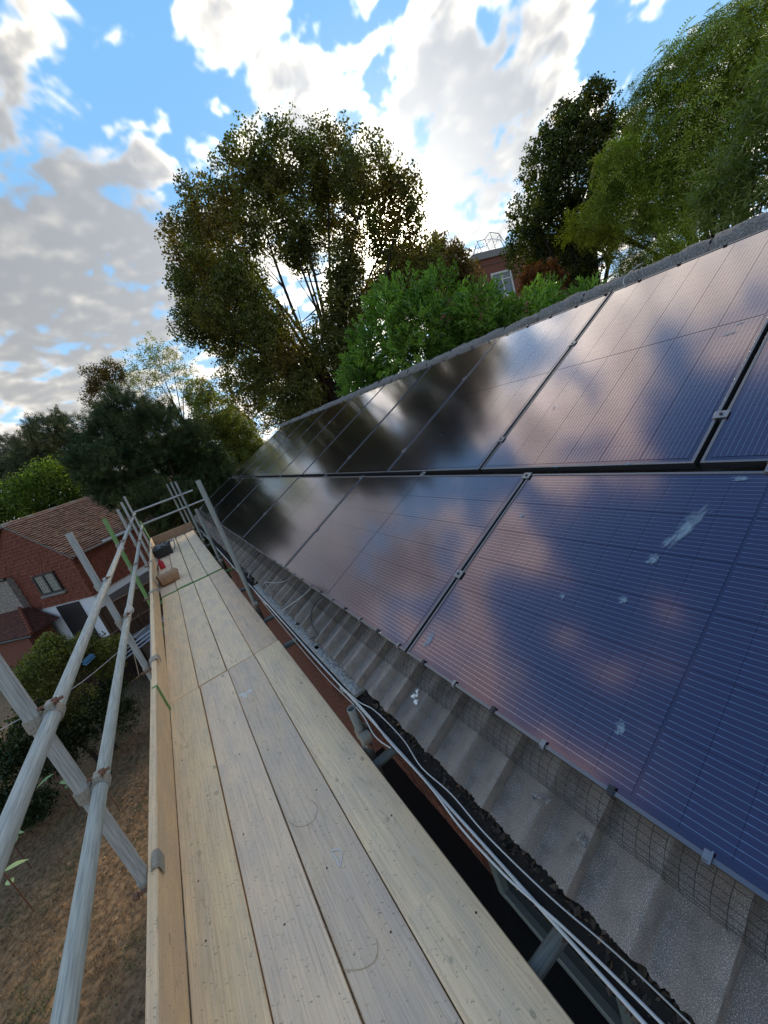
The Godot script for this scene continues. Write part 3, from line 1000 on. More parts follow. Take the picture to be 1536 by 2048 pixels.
func build_scaffold() -> void:
	rng.seed = 400
	# boards, near section
	var tn := [Color(1.0, 0.93, 0.77), Color(0.97, 0.92, 0.88), Color(0.80, 0.78, 0.77), Color(1.0, 0.94, 0.83)]
	var words := ["yellowish board beside the toe board", "pale pinkish board second from the toe board", "greyish board with the white splash, third from the toe board", "straw coloured board next to the gutter"]
	for k in 4:
		board("near scaffold %s" % words[k], [-0.487, -0.258, -0.027, 0.201][k], 0.75, -3.335, k, tn[k], [0.0, -0.003, 0.001, 0.004][k], 0.2235, [0.0008, -0.0012, 0.0004, 0.0][k])
	tn = [Color(1.0, 0.92, 0.76), Color(0.98, 0.93, 0.84), Color(1.0, 0.96, 0.88), Color(0.90, 0.80, 0.73)]
	words = ["yellowish board beside the toe board", "pale board with dark scuffs, second from the toe board", "whitish board, third from the toe board", "pinkish split board next to the gutter"]
	for k in 4:
		board("middle scaffold %s" % words[k], [-0.495, -0.264, -0.032, 0.198][k], -3.349, -6.50, (k + 2) % 4, tn[k], [-0.004, 0.002, 0.0, 0.003][k])
	words = ["board under the toolbox beside the toe board", "board, second from the toe board", "board, third from the toe board", "board next to the roof"]
	tn = [Color(0.92, 0.84, 0.76), Color(1.0, 0.94, 0.82), Color(0.99, 0.93, 0.82), Color(1.0, 0.95, 0.86)]
	for k in 4:
		board("far scaffold %s" % words[k], [-0.525, -0.286, -0.048, 0.188][k], -6.56, -12.0, (k + 1) % 4, tn[k], [-0.008, 0.004, 0.0, 0.002][k], 0.2235, 0.006 - 0.002 * k, true)
	# toe boards
	var toe := func(label: String, a: Vector3, b: Vector3, column: int, tint: Color, band: bool) -> void:
		var m := MB.new()
		m.col = tint
		var d := b - a
		var l := d.length()
		m.box(Vector3.ZERO, Vector3(0.019, 0.1125, l / 2), Basis.IDENTITY, 0.0035, Vector2(column * 0.25 + 0.125, rng.randf()), Vector2(1 / 0.9, 1 / 3.9))
		var o := obj("toe_board", m, M.wood, null, Transform3D(Basis.looking_at(d), (a + b) / 2))
		tag(o, label, "toe board", "toe boards of the platform")
		if band:
			var e := MB.new()
			e.box(Vector3(0, 0, l / 2 - 0.012), Vector3(0.0205, 0.1135, 0.014), Basis.IDENTITY, 0.002)
			obj("end_band", e, M.green_paint, o)
	toe.call("near upright toe board along the outer edge of the platform", Vector3(-0.6195, 0.1125, 0.8), Vector3(-0.6215, 0.1125, -3.42), 1, Color(0.86, 0.78, 0.66), false)
	toe.call("far upright toe board with a green painted end", Vector3(-0.611, 0.114, -3.24), Vector3(-0.665, 0.114, -7.1), 0, Color(0.93, 0.85, 0.72), true)
	toe.call("farthest upright toe board beside the toolbox", Vector3(-0.668, 0.112, -7.12), Vector3(-0.705, 0.112, -12.0), 3, Color(0.9, 0.84, 0.74), false)
	var eb := MB.new()
	eb.box(Vector3.ZERO, Vector3(0.53, 0.1125, 0.019), Basis.IDENTITY, 0.004)
	tag(obj("end_toe_board", eb, M.plank, null, Transform3D(Basis(Vector3.UP, 0.02), Vector3(-0.19, 0.115, -12.06))), "brown weathered toe board closing the far end of the platform", "toe board")
	# outer standards
	var zs := [-1.72, -3.78, -6.14, -8.54, -10.25, -12.08]
	var tops := [1.75, 1.455, 1.365, 1.335, 1.39, 1.46]
	var names := ["nearest", "second", "third", "fourth", "fifth", "farthest"]
	var xs := []
	for k in 6:
		var x: float = -0.666 - 0.0136 * (-zs[k] - 1.7)
		xs.append(x)
		if k == 2:
			tube_thing("standard", "upright scaffold tube with green paint, third along the outer side", Vector3(x, GROUND, zs[k]), Vector3(x, tops[k], zs[k]), "uprights of the scaffold", Color.WHITE, M.green_paint)
		else:
			tube_thing("standard", "grey upright scaffold tube, %s along the outer side" % names[k], Vector3(x, GROUND, zs[k]), Vector3(x, tops[k], zs[k]), "uprights of the scaffold", Color(0.93, 0.95, 0.97) if k % 2 else Color(1, 1, 1))
		var zz: float = zs[k]
		# where the rails cross it
		var f := (-zz - 1.5) / 10.5
		var rt := Vector3(lerpf(-0.61, -0.762, f), lerpf(0.985, 0.972, f), zz)
		var rm := Vector3(lerpf(-0.612, -0.748, f), lerpf(0.650, 0.612, f), zz)
		var pin := func(y: float) -> Vector3: return Vector3(x, y, zz)
		if k < 5:
			coupler("rusty coupler holding the top guard rail to the %s outer upright" % names[k], pin.call(rt.y), Vector3.UP, rt, Vector3.BACK, M.cast if k != 1 else M.galv)
			coupler("rusty coupler holding the middle guard rail to the %s outer upright" % names[k], pin.call(rm.y), Vector3.UP, rm, Vector3.BACK, M.cast)
		# clip that grips the toe board
		if k < 5:
			var tc := thing("toe_board_clip", "pale steel clip hooked over the toe board at the %s outer upright" % names[k], "clip", Vector3(x, 0.16, zz), "toe board clips")
			var p := MB.new()
			var edge: float = -0.600 - x if k == 0 else -0.585 - x
			var rows := []
			for q in [Vector2(0.026, 0.028), Vector2(0.034, 0.058), Vector2(0.048, 0.074), Vector2(edge - 0.012, 0.078), Vector2(edge + 0.006, 0.070), Vector2(edge + 0.008, 0.040), Vector2(edge + 0.008, 0.022)]:
				rows.append([Vector3(q.x, q.y, 0.042), Vector3(q.x, q.y, -0.042)])
			p.sheet(rows, 1, 1, true)
			var rows2 := []
			for r in rows:
				rows2.append([r[0] + Vector3(-0.002, -0.005, 0), r[1] + Vector3(-0.002, -0.005, 0)])
			p.sheet(rows2)
			for e in 2:
				for i in rows.size() - 1:
					p.quad(rows[i][e], rows[i + 1][e], rows2[i + 1][e], rows2[i][e])
			obj("plate", p, M.cast, tc)
			var bd := MB.new()
			bd.tube([Vector3(0, -0.012, 0), Vector3(0, 0.030, 0)], TUBE_R + 0.006, 16)
			obj("band", bd, M.cast, tc)
			var bl := MB.new()
			bl.tube([Vector3(-0.05, 0.008, 0.034), Vector3(0.03, 0.008, 0.034)], 0.0062, 8)
			bl.tube([Vector3(-0.045, 0.008, 0.034), Vector3(-0.030, 0.008, 0.034)], 0.013, 6)
			obj("bolt", bl, M.rust, tc)
	# guard rails
	var r0 := Vector3(-0.581, 0.9875, 0.5)
	var r1 := Vector3(-0.762, 0.972, -12.0)
	tube_thing("guard_rail", "upper guard rail, long grey tube running to the far end of the platform", r0, r1, "long guard rails", Color(0.97, 1.0, 0.96))
	var q0 := Vector3(-0.586, 0.657, 0.5)
	var q1 := Vector3(-0.748, 0.612, -12.0)
	tube_thing("guard_rail", "middle guard rail, long grey tube below the upper guard rail", q0, q1, "long guard rails", Color(0.95, 1.0, 0.95))
	for k in 3:
		var f: float = [0.49, 0.68, 0.36][k]
		var a := r0.lerp(r1, f) if k < 2 else q0.lerp(q1, f)
		var s := MB.new()
		s.tube([Vector3(0, 0, 0.09), Vector3(0, 0, 0.085), Vector3(0, 0, -0.085), Vector3(0, 0, -0.09)], [0.026, 0.030, 0.030, 0.026], 16)
		s.box(Vector3(0.032, 0, 0), Vector3(0.008, 0.014, 0.05), Basis.IDENTITY, 0.003)
		tag(obj("sleeve_coupler", s, M.galv, null, Transform3D(Basis.IDENTITY, a)), ["sleeve joining two lengths of the upper guard rail nearer the camera", "sleeve joining two lengths of the upper guard rail near its far end", "sleeve joining two lengths of the middle guard rail"][k], "coupler", "rail sleeves")
	# end rails
	tube_thing("end_rail", "upper rail across the far end of the platform", Vector3(-0.80, 0.998, -12.03), Vector3(0.73, 1.012, -12.03), "end rails")
	tube_thing("end_rail", "lower rail across the far end of the platform", Vector3(-0.80, 0.628, -12.03), Vector3(0.88, 0.662, -12.03), "end rails")
	tube_thing("transom_tube", "loose grey tube sticking out sideways beyond the outer uprights", Vector3(-1.26, 0.85, -9.0), Vector3(-0.76, 0.875, -9.0), "")
	tube_thing("prop_tube", "thin green painted tube standing at the far toe board", Vector3(-0.70, 0.02, -11.6), Vector3(-0.735, 0.74, -11.95), "", Color.WHITE, M.green_paint, 0.017)
	# inner standards along the gutter
	var inner := [[0.343, -1.74, 0.24, "short upright tube cut off just above the gutter, nearest the camera"], [0.343, -4.33, 1.48, "tall grey upright tube in front of the gutter, leaning past the panels"], [0.343, -6.93, 0.98, "dark grey upright tube, third along the gutter"], [0.338, -9.55, 1.44, "grey upright tube, fourth along the gutter"],
		[0.322, -12.10, 1.41, "grey upright tube at the far corner, right one of the pair"], [0.216, -12.12, 1.40, "grey upright tube at the far corner, left one of the pair"]]
	for q in inner:
		tube_thing("standard", q[3], Vector3(q[0], GROUND, q[1]), Vector3(q[0], q[2], q[1]), "uprights of the scaffold", Color(0.72, 0.76, 0.74) if q[1] > -5 else Color(0.6, 0.64, 0.64))
	for k in inner.size():
		var q: Array = inner[k]
		var ids := ["short", "tall", "third", "fourth", "right corner", "left corner"]
		coupler("coupler clamped on the %s upright by the gutter" % ids[k], Vector3(q[0], 0.085 if k == 0 else 0.05, q[1]), Vector3.UP, Vector3(q[0], (0.085 if k == 0 else 0.05) - 0.001, q[1] + 0.051), Vector3.RIGHT, M.cast)
	# transoms under the boards and ledgers that carry them
	var tz := [-0.68, -1.66, -3.30, -4.02, -5.3, -6.53, -7.8, -9.3, -10.7, -11.9]
	for k in tz.size():
		var gcol := k == 5
		tube_thing("transom", "cross tube under the boards, %s from the camera" % ["first", "second", "third", "fourth", "fifth", "sixth", "seventh", "eighth", "ninth", "tenth"][k], Vector3(-0.72, -0.068, tz[k]), Vector3(0.605, -0.068, tz[k]), "transoms under the platform", Color(0.62, 0.68, 0.66), M.green_paint if gcol else null)
	tube_thing("ledger", "long tube under the boards on the outer side", Vector3(-0.716, -0.118, 1.0), Vector3(-0.86, -0.118, -12.2), "ledgers", Color(0.7, 0.7, 0.7))
	tube_thing("ledger", "long tube under the boards on the side of the gutter", Vector3(0.293, -0.118, 1.0), Vector3(0.288, -0.118, -12.2), "ledgers", Color(0.6, 0.6, 0.6))


# ---------------------------------------------------------------- the tile hung house
# rows of tiles on a plane: o is the lower left, eu to the right, ev up, span(v) gives [u0, u1] at height v
func tiles_on(m: MB, o: Vector3, eu: Vector3, ev: Vector3, height: float, span: Callable, gauge: float, tw: float, thick: float, lo: float, hi: float) -> void:
	var nn := eu.cross(ev).normalized()
	var rows := int(height / gauge)
	for j in rows:
		var v := j * gauge
		var sp: Array = span.call(v + gauge * 0.5)
		if sp[1] - sp[0] < 0.05: continue
		var u: float = sp[0] - tw * (rng.randf() * 0.3 + (0.5 if j % 2 else 0.1))
		while u < sp[1]:
			var a := maxf(u, sp[0])
			var b := minf(u + tw - 0.006, sp[1])
			u += tw
			if b - a < 0.02: continue
			var t := rnd(lo, hi)
			if rng.randf() < 0.05: t *= rnd(0.6, 1.5)
			m.col = Color(t, t * rnd(0.92, 1.06), t * rnd(0.9, 1.08))
			var k := thick * rnd(0.85, 1.25)
			var p := o + eu * a + ev * v
			var q := o + eu * b + ev * (v + rnd(-0.004, 0.004))
			m.quad(p + nn * k, q + nn * k, q + ev * (gauge * 1.08) + nn * k * 0.25, p + ev * (gauge * 1.08) + nn * k * 0.25, Vector2(u, v), Vector2(u + tw, v), Vector2(u + tw, v + gauge), Vector2(u, v + gauge))
			m.quad(p, q, q + nn * k, p + nn * k)
	m.col = Color.WHITE


func build_house() -> void:
	rng.seed = 500
	# own axes: x runs left along the gable, z away along the ridge
	var h := thing("tile_hung_house", "red tile hung house with mossy brown tiled roof and small casement window", "house", Vector3(-4.41, GROUND, -22.06))
	h.basis = Basis(Vector3(-0.729, 0, -0.684), Vector3.UP, Vector3(0.684, 0, -0.729)).orthonormalized()
	var gw := 5.36
	var eave := 4.23
	var ridge := 6.40
	var low := 2.18
	var length := 15.0
	var w := MB.new()
	w.box(Vector3(gw / 2, eave / 2, length / 2), Vector3(gw / 2 - 0.02, eave / 2, length / 2 - 0.02))
	w.tri(Vector3(0.02, eave, 0.02), Vector3(gw / 2, ridge - 0.1, 0.02), Vector3(gw - 0.02, eave, 0.02))
	obj("wall", w, M.render, h)
	var t := MB.new()
	var span_gable := func(v: float) -> Array:
		if v < eave - low: return [0.0, gw]
		var k := (v - (eave - low)) / (ridge - eave)
		return [gw / 2 * k, gw - gw / 2 * k]
	# seen from outside, the gable's right is its own x = 0
	tiles_on(t, Vector3(gw, low, 0), Vector3(-1, 0, 0), Vector3.UP, ridge - low - 0.08, span_gable, 0.165, 0.2, 0.05, 0.88, 1.10)
	stuff(obj("hung_tile", t, M.hung, h))
	t = MB.new()
	tiles_on(t, Vector3(0, low, 0), Vector3(0, 0, 1), Vector3.UP, eave - low, func(_v: float) -> Array: return [0.0, length], 0.165, 0.2, 0.05, 0.9, 1.15)
	stuff(obj("hung_tile", t, M.hung, h))
	# quoin tiles up the corner
	t = MB.new()
	for k in 18:
		t.box(Vector3(-0.005, low + 0.06 + 0.114 * k, -0.005), Vector3(0.05 + 0.03 * (k % 2), 0.05, 0.08 - 0.03 * (k % 2)))
	obj("corner_tile", t, M.hung, h)
	# roof, both slopes
	var rise := ridge - eave
	var half := gw / 2
	var sl := sqrt(rise * rise + half * half)
	var up := Vector3(half, rise, 0) / sl
	t = MB.new()
	tiles_on(t, Vector3(0, eave, 0) - up * 0.22 + Vector3(0, 0.06, -0.12), Vector3(0, 0, 1), up, sl + 0.22, func(_v: float) -> Array: return [0.0, length + 0.2], 0.142, 0.27, 0.075, 0.7, 1.25)
	stuff(obj("roof_tile", t, M.rooftile, h))
	var rb := MB.new()
	var ml := Vector3(-half, rise, 0) / sl
	rb.quad(Vector3(gw, eave, length) - ml * 0.2 + Vector3(0, 0.06, 0), Vector3(gw, eave, -0.12) - ml * 0.2 + Vector3(0, 0.06, 0), Vector3(half, ridge + 0.06, -0.12), Vector3(half, ridge + 0.06, length))
	rb.quad(Vector3(0, eave, -0.12) - up * 0.2 + Vector3(0, 0.03, 0), Vector3(0, eave, length) - up * 0.2 + Vector3(0, 0.03, 0), Vector3(half, ridge + 0.03, length), Vector3(half, ridge + 0.03, -0.12))
	obj("roof_slope", rb, M.rooftile, h)
	for k in 40:
		var m := MB.new()
		m.tube([Vector3(0, 0, 0.0), Vector3(0, 0, 0.36)], 0.095, 8)
		obj("ridge_tile", m, M.rooftile if k % 3 else M.lichen, h, Transform3D(Basis.IDENTITY, Vector3(half, ridge + 0.02, -0.12 + 0.375 * k)))
	var vg := MB.new()
	vg.tube([Vector3(0, eave + 0.05, -0.10) - up * 0.22, Vector3(half, ridge + 0.07, -0.10)], 0.035, 6)
	vg.tube([Vector3(gw, eave + 0.05, -0.10) - ml * 0.22, Vector3(half, ridge + 0.07, -0.10)], 0.035, 6)
	obj("verge", vg, M.lichen, h)
	var gt := MB.new()
	gt.tube([Vector3(-0.26, eave - 0.08, -0.1), Vector3(-0.26, eave - 0.08, length)], 0.055, 8)
	obj("gutter", gt, mat(0.03, 0.03, 0.03, 0.5), h)
	gt = MB.new()
	gt.box(Vector3(-0.12, eave - 0.10, length / 2 - 0.05), Vector3(0.10, 0.03, length / 2))
	obj("soffit", gt, M.upvc, h)
	# window of two leaded casements
	var wx := 2.02
	var wy := 3.33
	var wd := MB.new()
	for s in [-1, 1]:
		wd.box(Vector3(wx + s * 0.66, wy, -0.085), Vector3(0.04, 0.50, 0.05))
		wd.box(Vector3(wx, wy + s * 0.47, -0.086), Vector3(0.62, 0.035, 0.05))
	wd.box(Vector3(wx, wy, -0.085), Vector3(0.045, 0.44, 0.05))
	var wn := obj("window", wd, mat(0.035, 0.03, 0.028, 0.6), h)
	for s in [-1, 1]:
		var p := MB.new()
		p.box(Vector3(wx + s * 0.333, wy, -0.075), Vector3(0.285, 0.43, 0.006))
		obj("pane", p, mat(0.30, 0.31, 0.26, 0.12), wn)
		var ld := MB.new()
		for k in 3:
			ld.box(Vector3(wx + s * 0.333 + (k - 1) * 0.15, wy, -0.083), Vector3(0.006, 0.43, 0.003))
		for k in 4:
			ld.box(Vector3(wx + s * 0.333, wy - 0.26 + k * 0.175, -0.0831), Vector3(0.285, 0.006, 0.003))
		obj("glazing_bar", ld, M.black, wn)
	var sill := MB.new()
	sill.box(Vector3(wx, wy - 0.57, -0.09), Vector3(0.78, 0.05, 0.10), Basis(Vector3.RIGHT, -0.3), 0.01)
	obj("sill", sill, mat(0.22, 0.21, 0.20, 0.8), wn)
	var rev := MB.new()
	rev.box(Vector3(wx + 0.735, wy, -0.045), Vector3(0.03, 0.52, 0.035))
	obj("reveal", rev, mat(0.42, 0.34, 0.26, 0.8), wn)
	# dark door and white panel below
	var dr := MB.new()
	dr.box(Vector3(1.75, 1.05, -0.02), Vector3(0.72, 1.05, 0.03))
	obj("door", dr, mat(0.02, 0.02, 0.022, 0.4), h)
	# garage end on the right hand wall
	var ga := MB.new()
	ga.box(Vector3(-0.03, 0.92, length / 2 + 0.2), Vector3(0.03, 0.90, length / 2 - 0.3))
	obj("garage_door", ga, mat(0.10, 0.095, 0.10, 0.6), h)
	# flint faced wing to the left and its lean-to roof
	var fl := MB.new()
	fl.box(Vector3(6.2, 2.02, -0.10), Vector3(2.25, 2.02, 0.22))
	obj("flint_wall", fl, M.flint, h)
	fl = MB.new()
	fl.tube([Vector3(3.9, 4.12, -0.36), Vector3(8.4, 4.12, -0.36)], 0.07, 8)
	obj("gutter", fl, mat(0.02, 0.02, 0.02, 0.5), h)
	fl = MB.new()
	fl.box(Vector3(6.0, 0.8, -0.75), Vector3(2.9, 0.8, 0.55))
	obj("lean_to_wall", fl, M.brick, h)
	t = MB.new()
	var lu := Vector3(0, 1.0, 1.15).normalized()
	tiles_on(t, Vector3(9.0, 1.55, -1.42), Vector3(-1, 0, 0), lu, 1.5, func(v: float) -> Array: return [0.0, 6.45 - v * 0.95], 0.1, 0.17, 0.03, 0.35, 0.7)
	stuff(obj("lean_to_tile", t, M.hung, h))
	t = MB.new()
	var hu := Vector3(1.6, 1.0, 0).normalized()
	tiles_on(t, Vector3(2.5, 1.55, -1.42), Vector3(0, 0, 1), hu, 1.9, func(v: float) -> Array: return [v * 0.6, 1.3], 0.1, 0.17, 0.03, 0.35, 0.7)
	stuff(obj("lean_to_tile", t, M.hung, h))
	for k in 10:
		var bt := MB.new()
		bt.tube([Vector3(-0.02, 0, 0), Vector3(0.2, 0.1, 0.14)], [0.10, 0.075], 8)
		var f := k / 10.0
		obj("hip_tile", bt, M.hung, h, Transform3D(Basis.IDENTITY, Vector3(lerpf(2.55, 4.3, f), lerpf(1.6, 2.64, f), lerpf(-1.4, -0.25, f))))
	t = MB.new()
	t.tube([Vector3(9.0, 1.5, -1.50), Vector3(2.45, 1.5, -1.50)], 0.06, 8)
	obj("gutter", t, mat(0.02, 0.02, 0.02, 0.5), h)


func build_far_buildings() -> void:
	rng.seed = 600
	# brick block with a flat roof seen over the ridge
	var c := Vector3(26.0, GROUND, -23.2)
	var b := thing("brick_block", "tall brick building with flat roof and white framed window behind the hedge", "building", c)
	b.basis = Basis(Vector3(0.985, 0, 0.17), Vector3.UP, Vector3(-0.17, 0, 0.985)).orthonormalized()
	var w := MB.new()
	w.box(Vector3(6, 6.8, -4), Vector3(6, 6.8, 4))
	obj("wall", w, M.brick, b)
	w = MB.new()
	w.box(Vector3(6, 13.85, -4), Vector3(6.15, 0.25, 4.15), Basis.IDENTITY, 0.03)
	obj("coping", w, mat(0.20, 0.19, 0.18, 0.85), b)
	w = MB.new()
	w.box(Vector3(6, 13.2, 0.02), Vector3(6.02, 0.05, 0.02))
	obj("brick_band", w, mat(0.12, 0.06, 0.04, 0.9), b)
	for k in 2:
		var f := MB.new()
		var x := 1.9 + k * 3.6
		for s in [-1, 0, 1]:
			f.box(Vector3(x + s * 0.9, 11.6, 0.02), Vector3(0.07, 0.85, 0.05))
		for s in [-1, 1]:
			f.box(Vector3(x, 11.6 + s * 0.86, 0.021), Vector3(0.97, 0.07, 0.05))
		f.box(Vector3(x, 11.95, 0.0211), Vector3(0.9, 0.04, 0.05))
		var wn := obj("window", f, M.upvc, b)
		var p := MB.new()
		p.box(Vector3(x, 11.6, 0.005), Vector3(0.9, 0.85, 0.01))
		obj("pane", p, mat(0.10, 0.14, 0.16, 0.08), wn)
	# safety rails on its roof
	var rl := thing("roof_railing", "thin pale safety railing standing on the flat roof of the brick block", "railing", c + Vector3(0, 14.1, 0))
	rl.basis = b.basis
	var rm := MB.new()
	var pts := [Vector3(-0.1, 0, 0), Vector3(0.7, 0.9, -0.3), Vector3(1.5, 0.95, -0.4), Vector3(2.1, 1.35, -0.4), Vector3(2.8, 1.1, -0.3), Vector3(3.2, 0.2, -0.2)]
	for k in pts.size() - 1:
		rm.tube([pts[k], pts[k + 1]], 0.03, 5)
		rm.tube([pts[k] - Vector3(0, 0.45, 0), pts[k + 1] - Vector3(0, 0.45, 0)], 0.022, 5)
	for p in pts:
		rm.tube([p, Vector3(p.x + 0.25, -0.05, p.z)], 0.026, 5)
		rm.tube([p, Vector3(p.x - 0.15, -0.05, p.z - 1.2)], 0.026, 5)
		rm.tube([p - Vector3(0.0, 0.45, 0), p + Vector3(0.4, -0.1, -1.2)], 0.018, 5)
	obj("rail", rm, M.alu, rl)
	# chimney with pots beyond the maple
	var ch := thing("chimney_stack", "grey chimney stack with two pots showing over the brown tree top", "chimney", Vector3(21.1, GROUND, -21.4))
	var cm := MB.new()
	cm.box(Vector3(0, 6.9, 0), Vector3(0.5, 6.9, 0.5))
	cm.box(Vector3(0, 13.85, 0), Vector3(0.6, 0.08, 0.6))
	obj("stack", cm, M.brick, ch)
	for k in 2:
		var p := MB.new()
		p.tube([Vector3(0, 0, 0), Vector3(0, 0.6, 0), Vector3(0, 0.7, 0), Vector3(0, 1.1 - 0.3 * k, 0)], [0.2, 0.15, 0.22, 0.2], 10)
		obj("chimney_pot", p, mat(0.25, 0.24, 0.22, 0.8), ch, Transform3D(Basis.IDENTITY, Vector3(-0.28 + 0.55 * k, 13.9, 0)))
	# white gabled house far down the street
	var fh := thing("white_gabled_house", "far white gabled house with a dark roof between the trees", "house", Vector3(10.6, GROUND, -49))
	var m := MB.new()
	m.box(Vector3(0, 4.3, -3), Vector3(1.7, 4.3, 3))
	m.tri(Vector3(-1.7, 8.6, 0.01), Vector3(1.7, 8.6, 0.01), Vector3(0, 11.3, 0.01))
	obj("wall", m, mat(0.75, 0.74, 0.70, 0.8), fh)
	m = MB.new()
	for s in [-1.0, 1.0]:
		m.box(Vector3(s * 0.95, 9.85, -3), Vector3(1.75, 0.09, 3.3), Basis(Vector3.BACK, -s * 1.0))
	obj("roof", m, mat(0.05, 0.038, 0.035, 0.85), fh)
	m = MB.new()
	m.box(Vector3(0, 9.2, 0.03), Vector3(0.45, 0.6, 0.03))
	obj("window", m, mat(0.10, 0.11, 0.12, 0.2), fh)


# ---------------------------------------------------------------- garden below
func build_garden() -> void:
	rng.seed = 700
	var fence := func(label: String, a: Vector3, b: Vector3, high: float) -> void:
		var t := thing("garden_fence", label, "fence", a, "brown fences of the garden")
		var d := b - a
		var n := int(d.length() / 0.125)
		var bs := Basis(d.normalized(), Vector3.UP, d.normalized().cross(Vector3.UP))
		for k in n:
			var m := MB.new()
			var g := rnd(0.6, 1.3)
			m.col = Color(g, g, g)
			m.box(Vector3(0, high / 2, 0), Vector3(0.066, high / 2, 0.009), Basis.IDENTITY, 0.002)
			obj("board", m, M.fence, t, Transform3D(bs * Basis(Vector3.UP, 0.09), d * ((k + 0.5) / n)))
		for y in [0.3, high - 0.3]:
			var m := MB.new()
			m.box(d / 2 + Vector3(0, y, 0) - bs.z * 0.04, Vector3(d.length() / 2, 0.035, 0.02), bs)
			obj("fence_rail", m, M.fence, t)
		for k in int(d.length() / 1.9) + 1:
			var m := MB.new()
			m.box(d.normalized() * (k * 1.9) + Vector3(0, high / 2 + 0.05, 0) + bs.z * 0.06, Vector3(0.05, high / 2 + 0.05, 0.05), bs, 0.005)
			obj("post", m, M.fence, t)
		var cap := MB.new()
		cap.box(d / 2 + Vector3(0, high + 0.02, 0), Vector3(d.length() / 2, 0.018, 0.04), bs)
		obj("capping", cap, M.fence, t)
	fence.call("brown close boarded fence behind the shrub, nearer one", Vector3(-5.6, GROUND, -14.4), Vector3(-0.8, GROUND, -17.7), 1.8)
	fence.call("dark brown fence in front of the garage, farther one", Vector3(-4.2, GROUND, -20.2), Vector3(0.6, GROUND, -22.5), 1.85)
	# low dark shed beside the platform
	var sh := thing("garden_shed", "low dark garden shed with grey roof beyond the second upright", "shed", Vector3(-1.75, GROUND, -15.2))
	var m := MB.new()
	m.box(Vector3(0, 0.75, 0), Vector3(0.7, 0.75, 0.6), Basis(Vector3.UP, 0.5))
	obj("wall", m, M.fence, sh)
	m = MB.new()
	m.box(Vector3(0, 1.53, 0), Vector3(0.8, 0.03, 0.7), Basis(Vector3.UP, 0.5) * Basis(Vector3.RIGHT, 0.08))
	obj("roof", m, mat(0.09, 0.09, 0.095, 0.8), sh)
	# poles lying on the shed and bushes
	for k in 3:
		var a := Vector3(-2.62 + 0.02 * k, -2.62 + 0.09 * k, -12.5 - 0.06 * k)
		tube_thing("aluminium_pole", "pale bluish pole lying across the shrub, %s of three" % ["lowest", "middle", "topmost"][k], a, a + Vector3(1.3, 0.22, -0.35), "pale poles", Color(1.3, 1.5, 1.7), M.alu, 0.022)
	m = MB.new()
	m.tube(curve([Vector3(-4.2, -1.75, -9.6), Vector3(-3.0, -1.86, -10.2), Vector3(-1.7, -1.75, -11.4)], 6), 0.008, 5)
	tag(obj("washing_line", m, M.cable), "thin pale line stretched over the shrub", "line")
	m = MB.new()
	m.tube([Vector3(-2.35, -2.9, -11.6), Vector3(-2.05, -1.65, -11.6)], 0.011, 5)
	tag(obj("bamboo_cane", m, mat(0.45, 0.38, 0.25, 0.7)), "thin pale cane leaning beside the shrub", "cane")
	m = MB.new()
	m.box(Vector3.ZERO, Vector3(0.14, 0.02, 0.07), Basis.from_euler(Vector3(0.3, 0.8, 0.2)), 0.02)
	for k in 5:
		m.box(Vector3(0, 0.04, 0) + Basis.from_euler(Vector3(0.3, 0.8, 0.2)) * Vector3(0, 0.02, -0.056 + 0.028 * k), Vector3(0.13, 0.010, 0.008), Basis.from_euler(Vector3(0.3, 0.8, 0.2)), 0.004)
	tag(obj("blue_tray", m, M.blue, null, Transform3D(Basis.IDENTITY, Vector3(-3.05, -1.92, -11.6))), "small blue ribbed tray caught on top of the shrub", "tray")
	# rusty plant stakes with leaf shaped ornaments
	var stakes := [[Vector3(-4.67, GROUND, -8.4), 1.35, "nearest, at the lower left"], [Vector3(-4.32, GROUND, -10.5), 1.1, "in the middle, beside the nearest upright"], [Vector3(-3.41, GROUND, -9.55), 0.8, "shortest, between the guard rails"], [Vector3(-5.0, GROUND, -9.6), 1.2, "leaning, farthest to the left"]]
	for q in stakes:
		var t := thing("plant_stake", "thin rusty garden stake %s" % q[2], "garden stake", q[0], "rusty garden stakes")
		var r := MB.new()
		r.tube([Vector3.ZERO, Vector3(0.02, q[1], 0.0)], 0.014, 6)
		r.tube([Vector3(0.01, q[1] * 0.6, 0), Vector3(0.22, q[1] * 0.72, 0.1)], 0.008, 5)
		obj("rod", r, M.rust, t)
		if q[1] < 1.0: continue
		for k in 3:
			var lf := MB.new()
			var rows := []
			for j in 7:
				var f := j / 6.0
				var wd := 0.055 * sin(PI * pow(f, 0.8)) + 0.002
				rows.append([Vector3(f * 0.34, sin(f * PI) * 0.03, -wd), Vector3(f * 0.34, sin(f * PI) * 0.03 + 0.008, 0), Vector3(f * 0.34, sin(f * PI) * 0.03, wd)])
			lf.sheet(rows)
			obj("leaf_ornament", lf, M.ornament, t, Transform3D(Basis(Vector3.UP, k * 2.2 + q[1] * 3) * Basis(Vector3.BACK, -0.2), Vector3(0.02, q[1] * (0.98 - 0.22 * k), 0)))


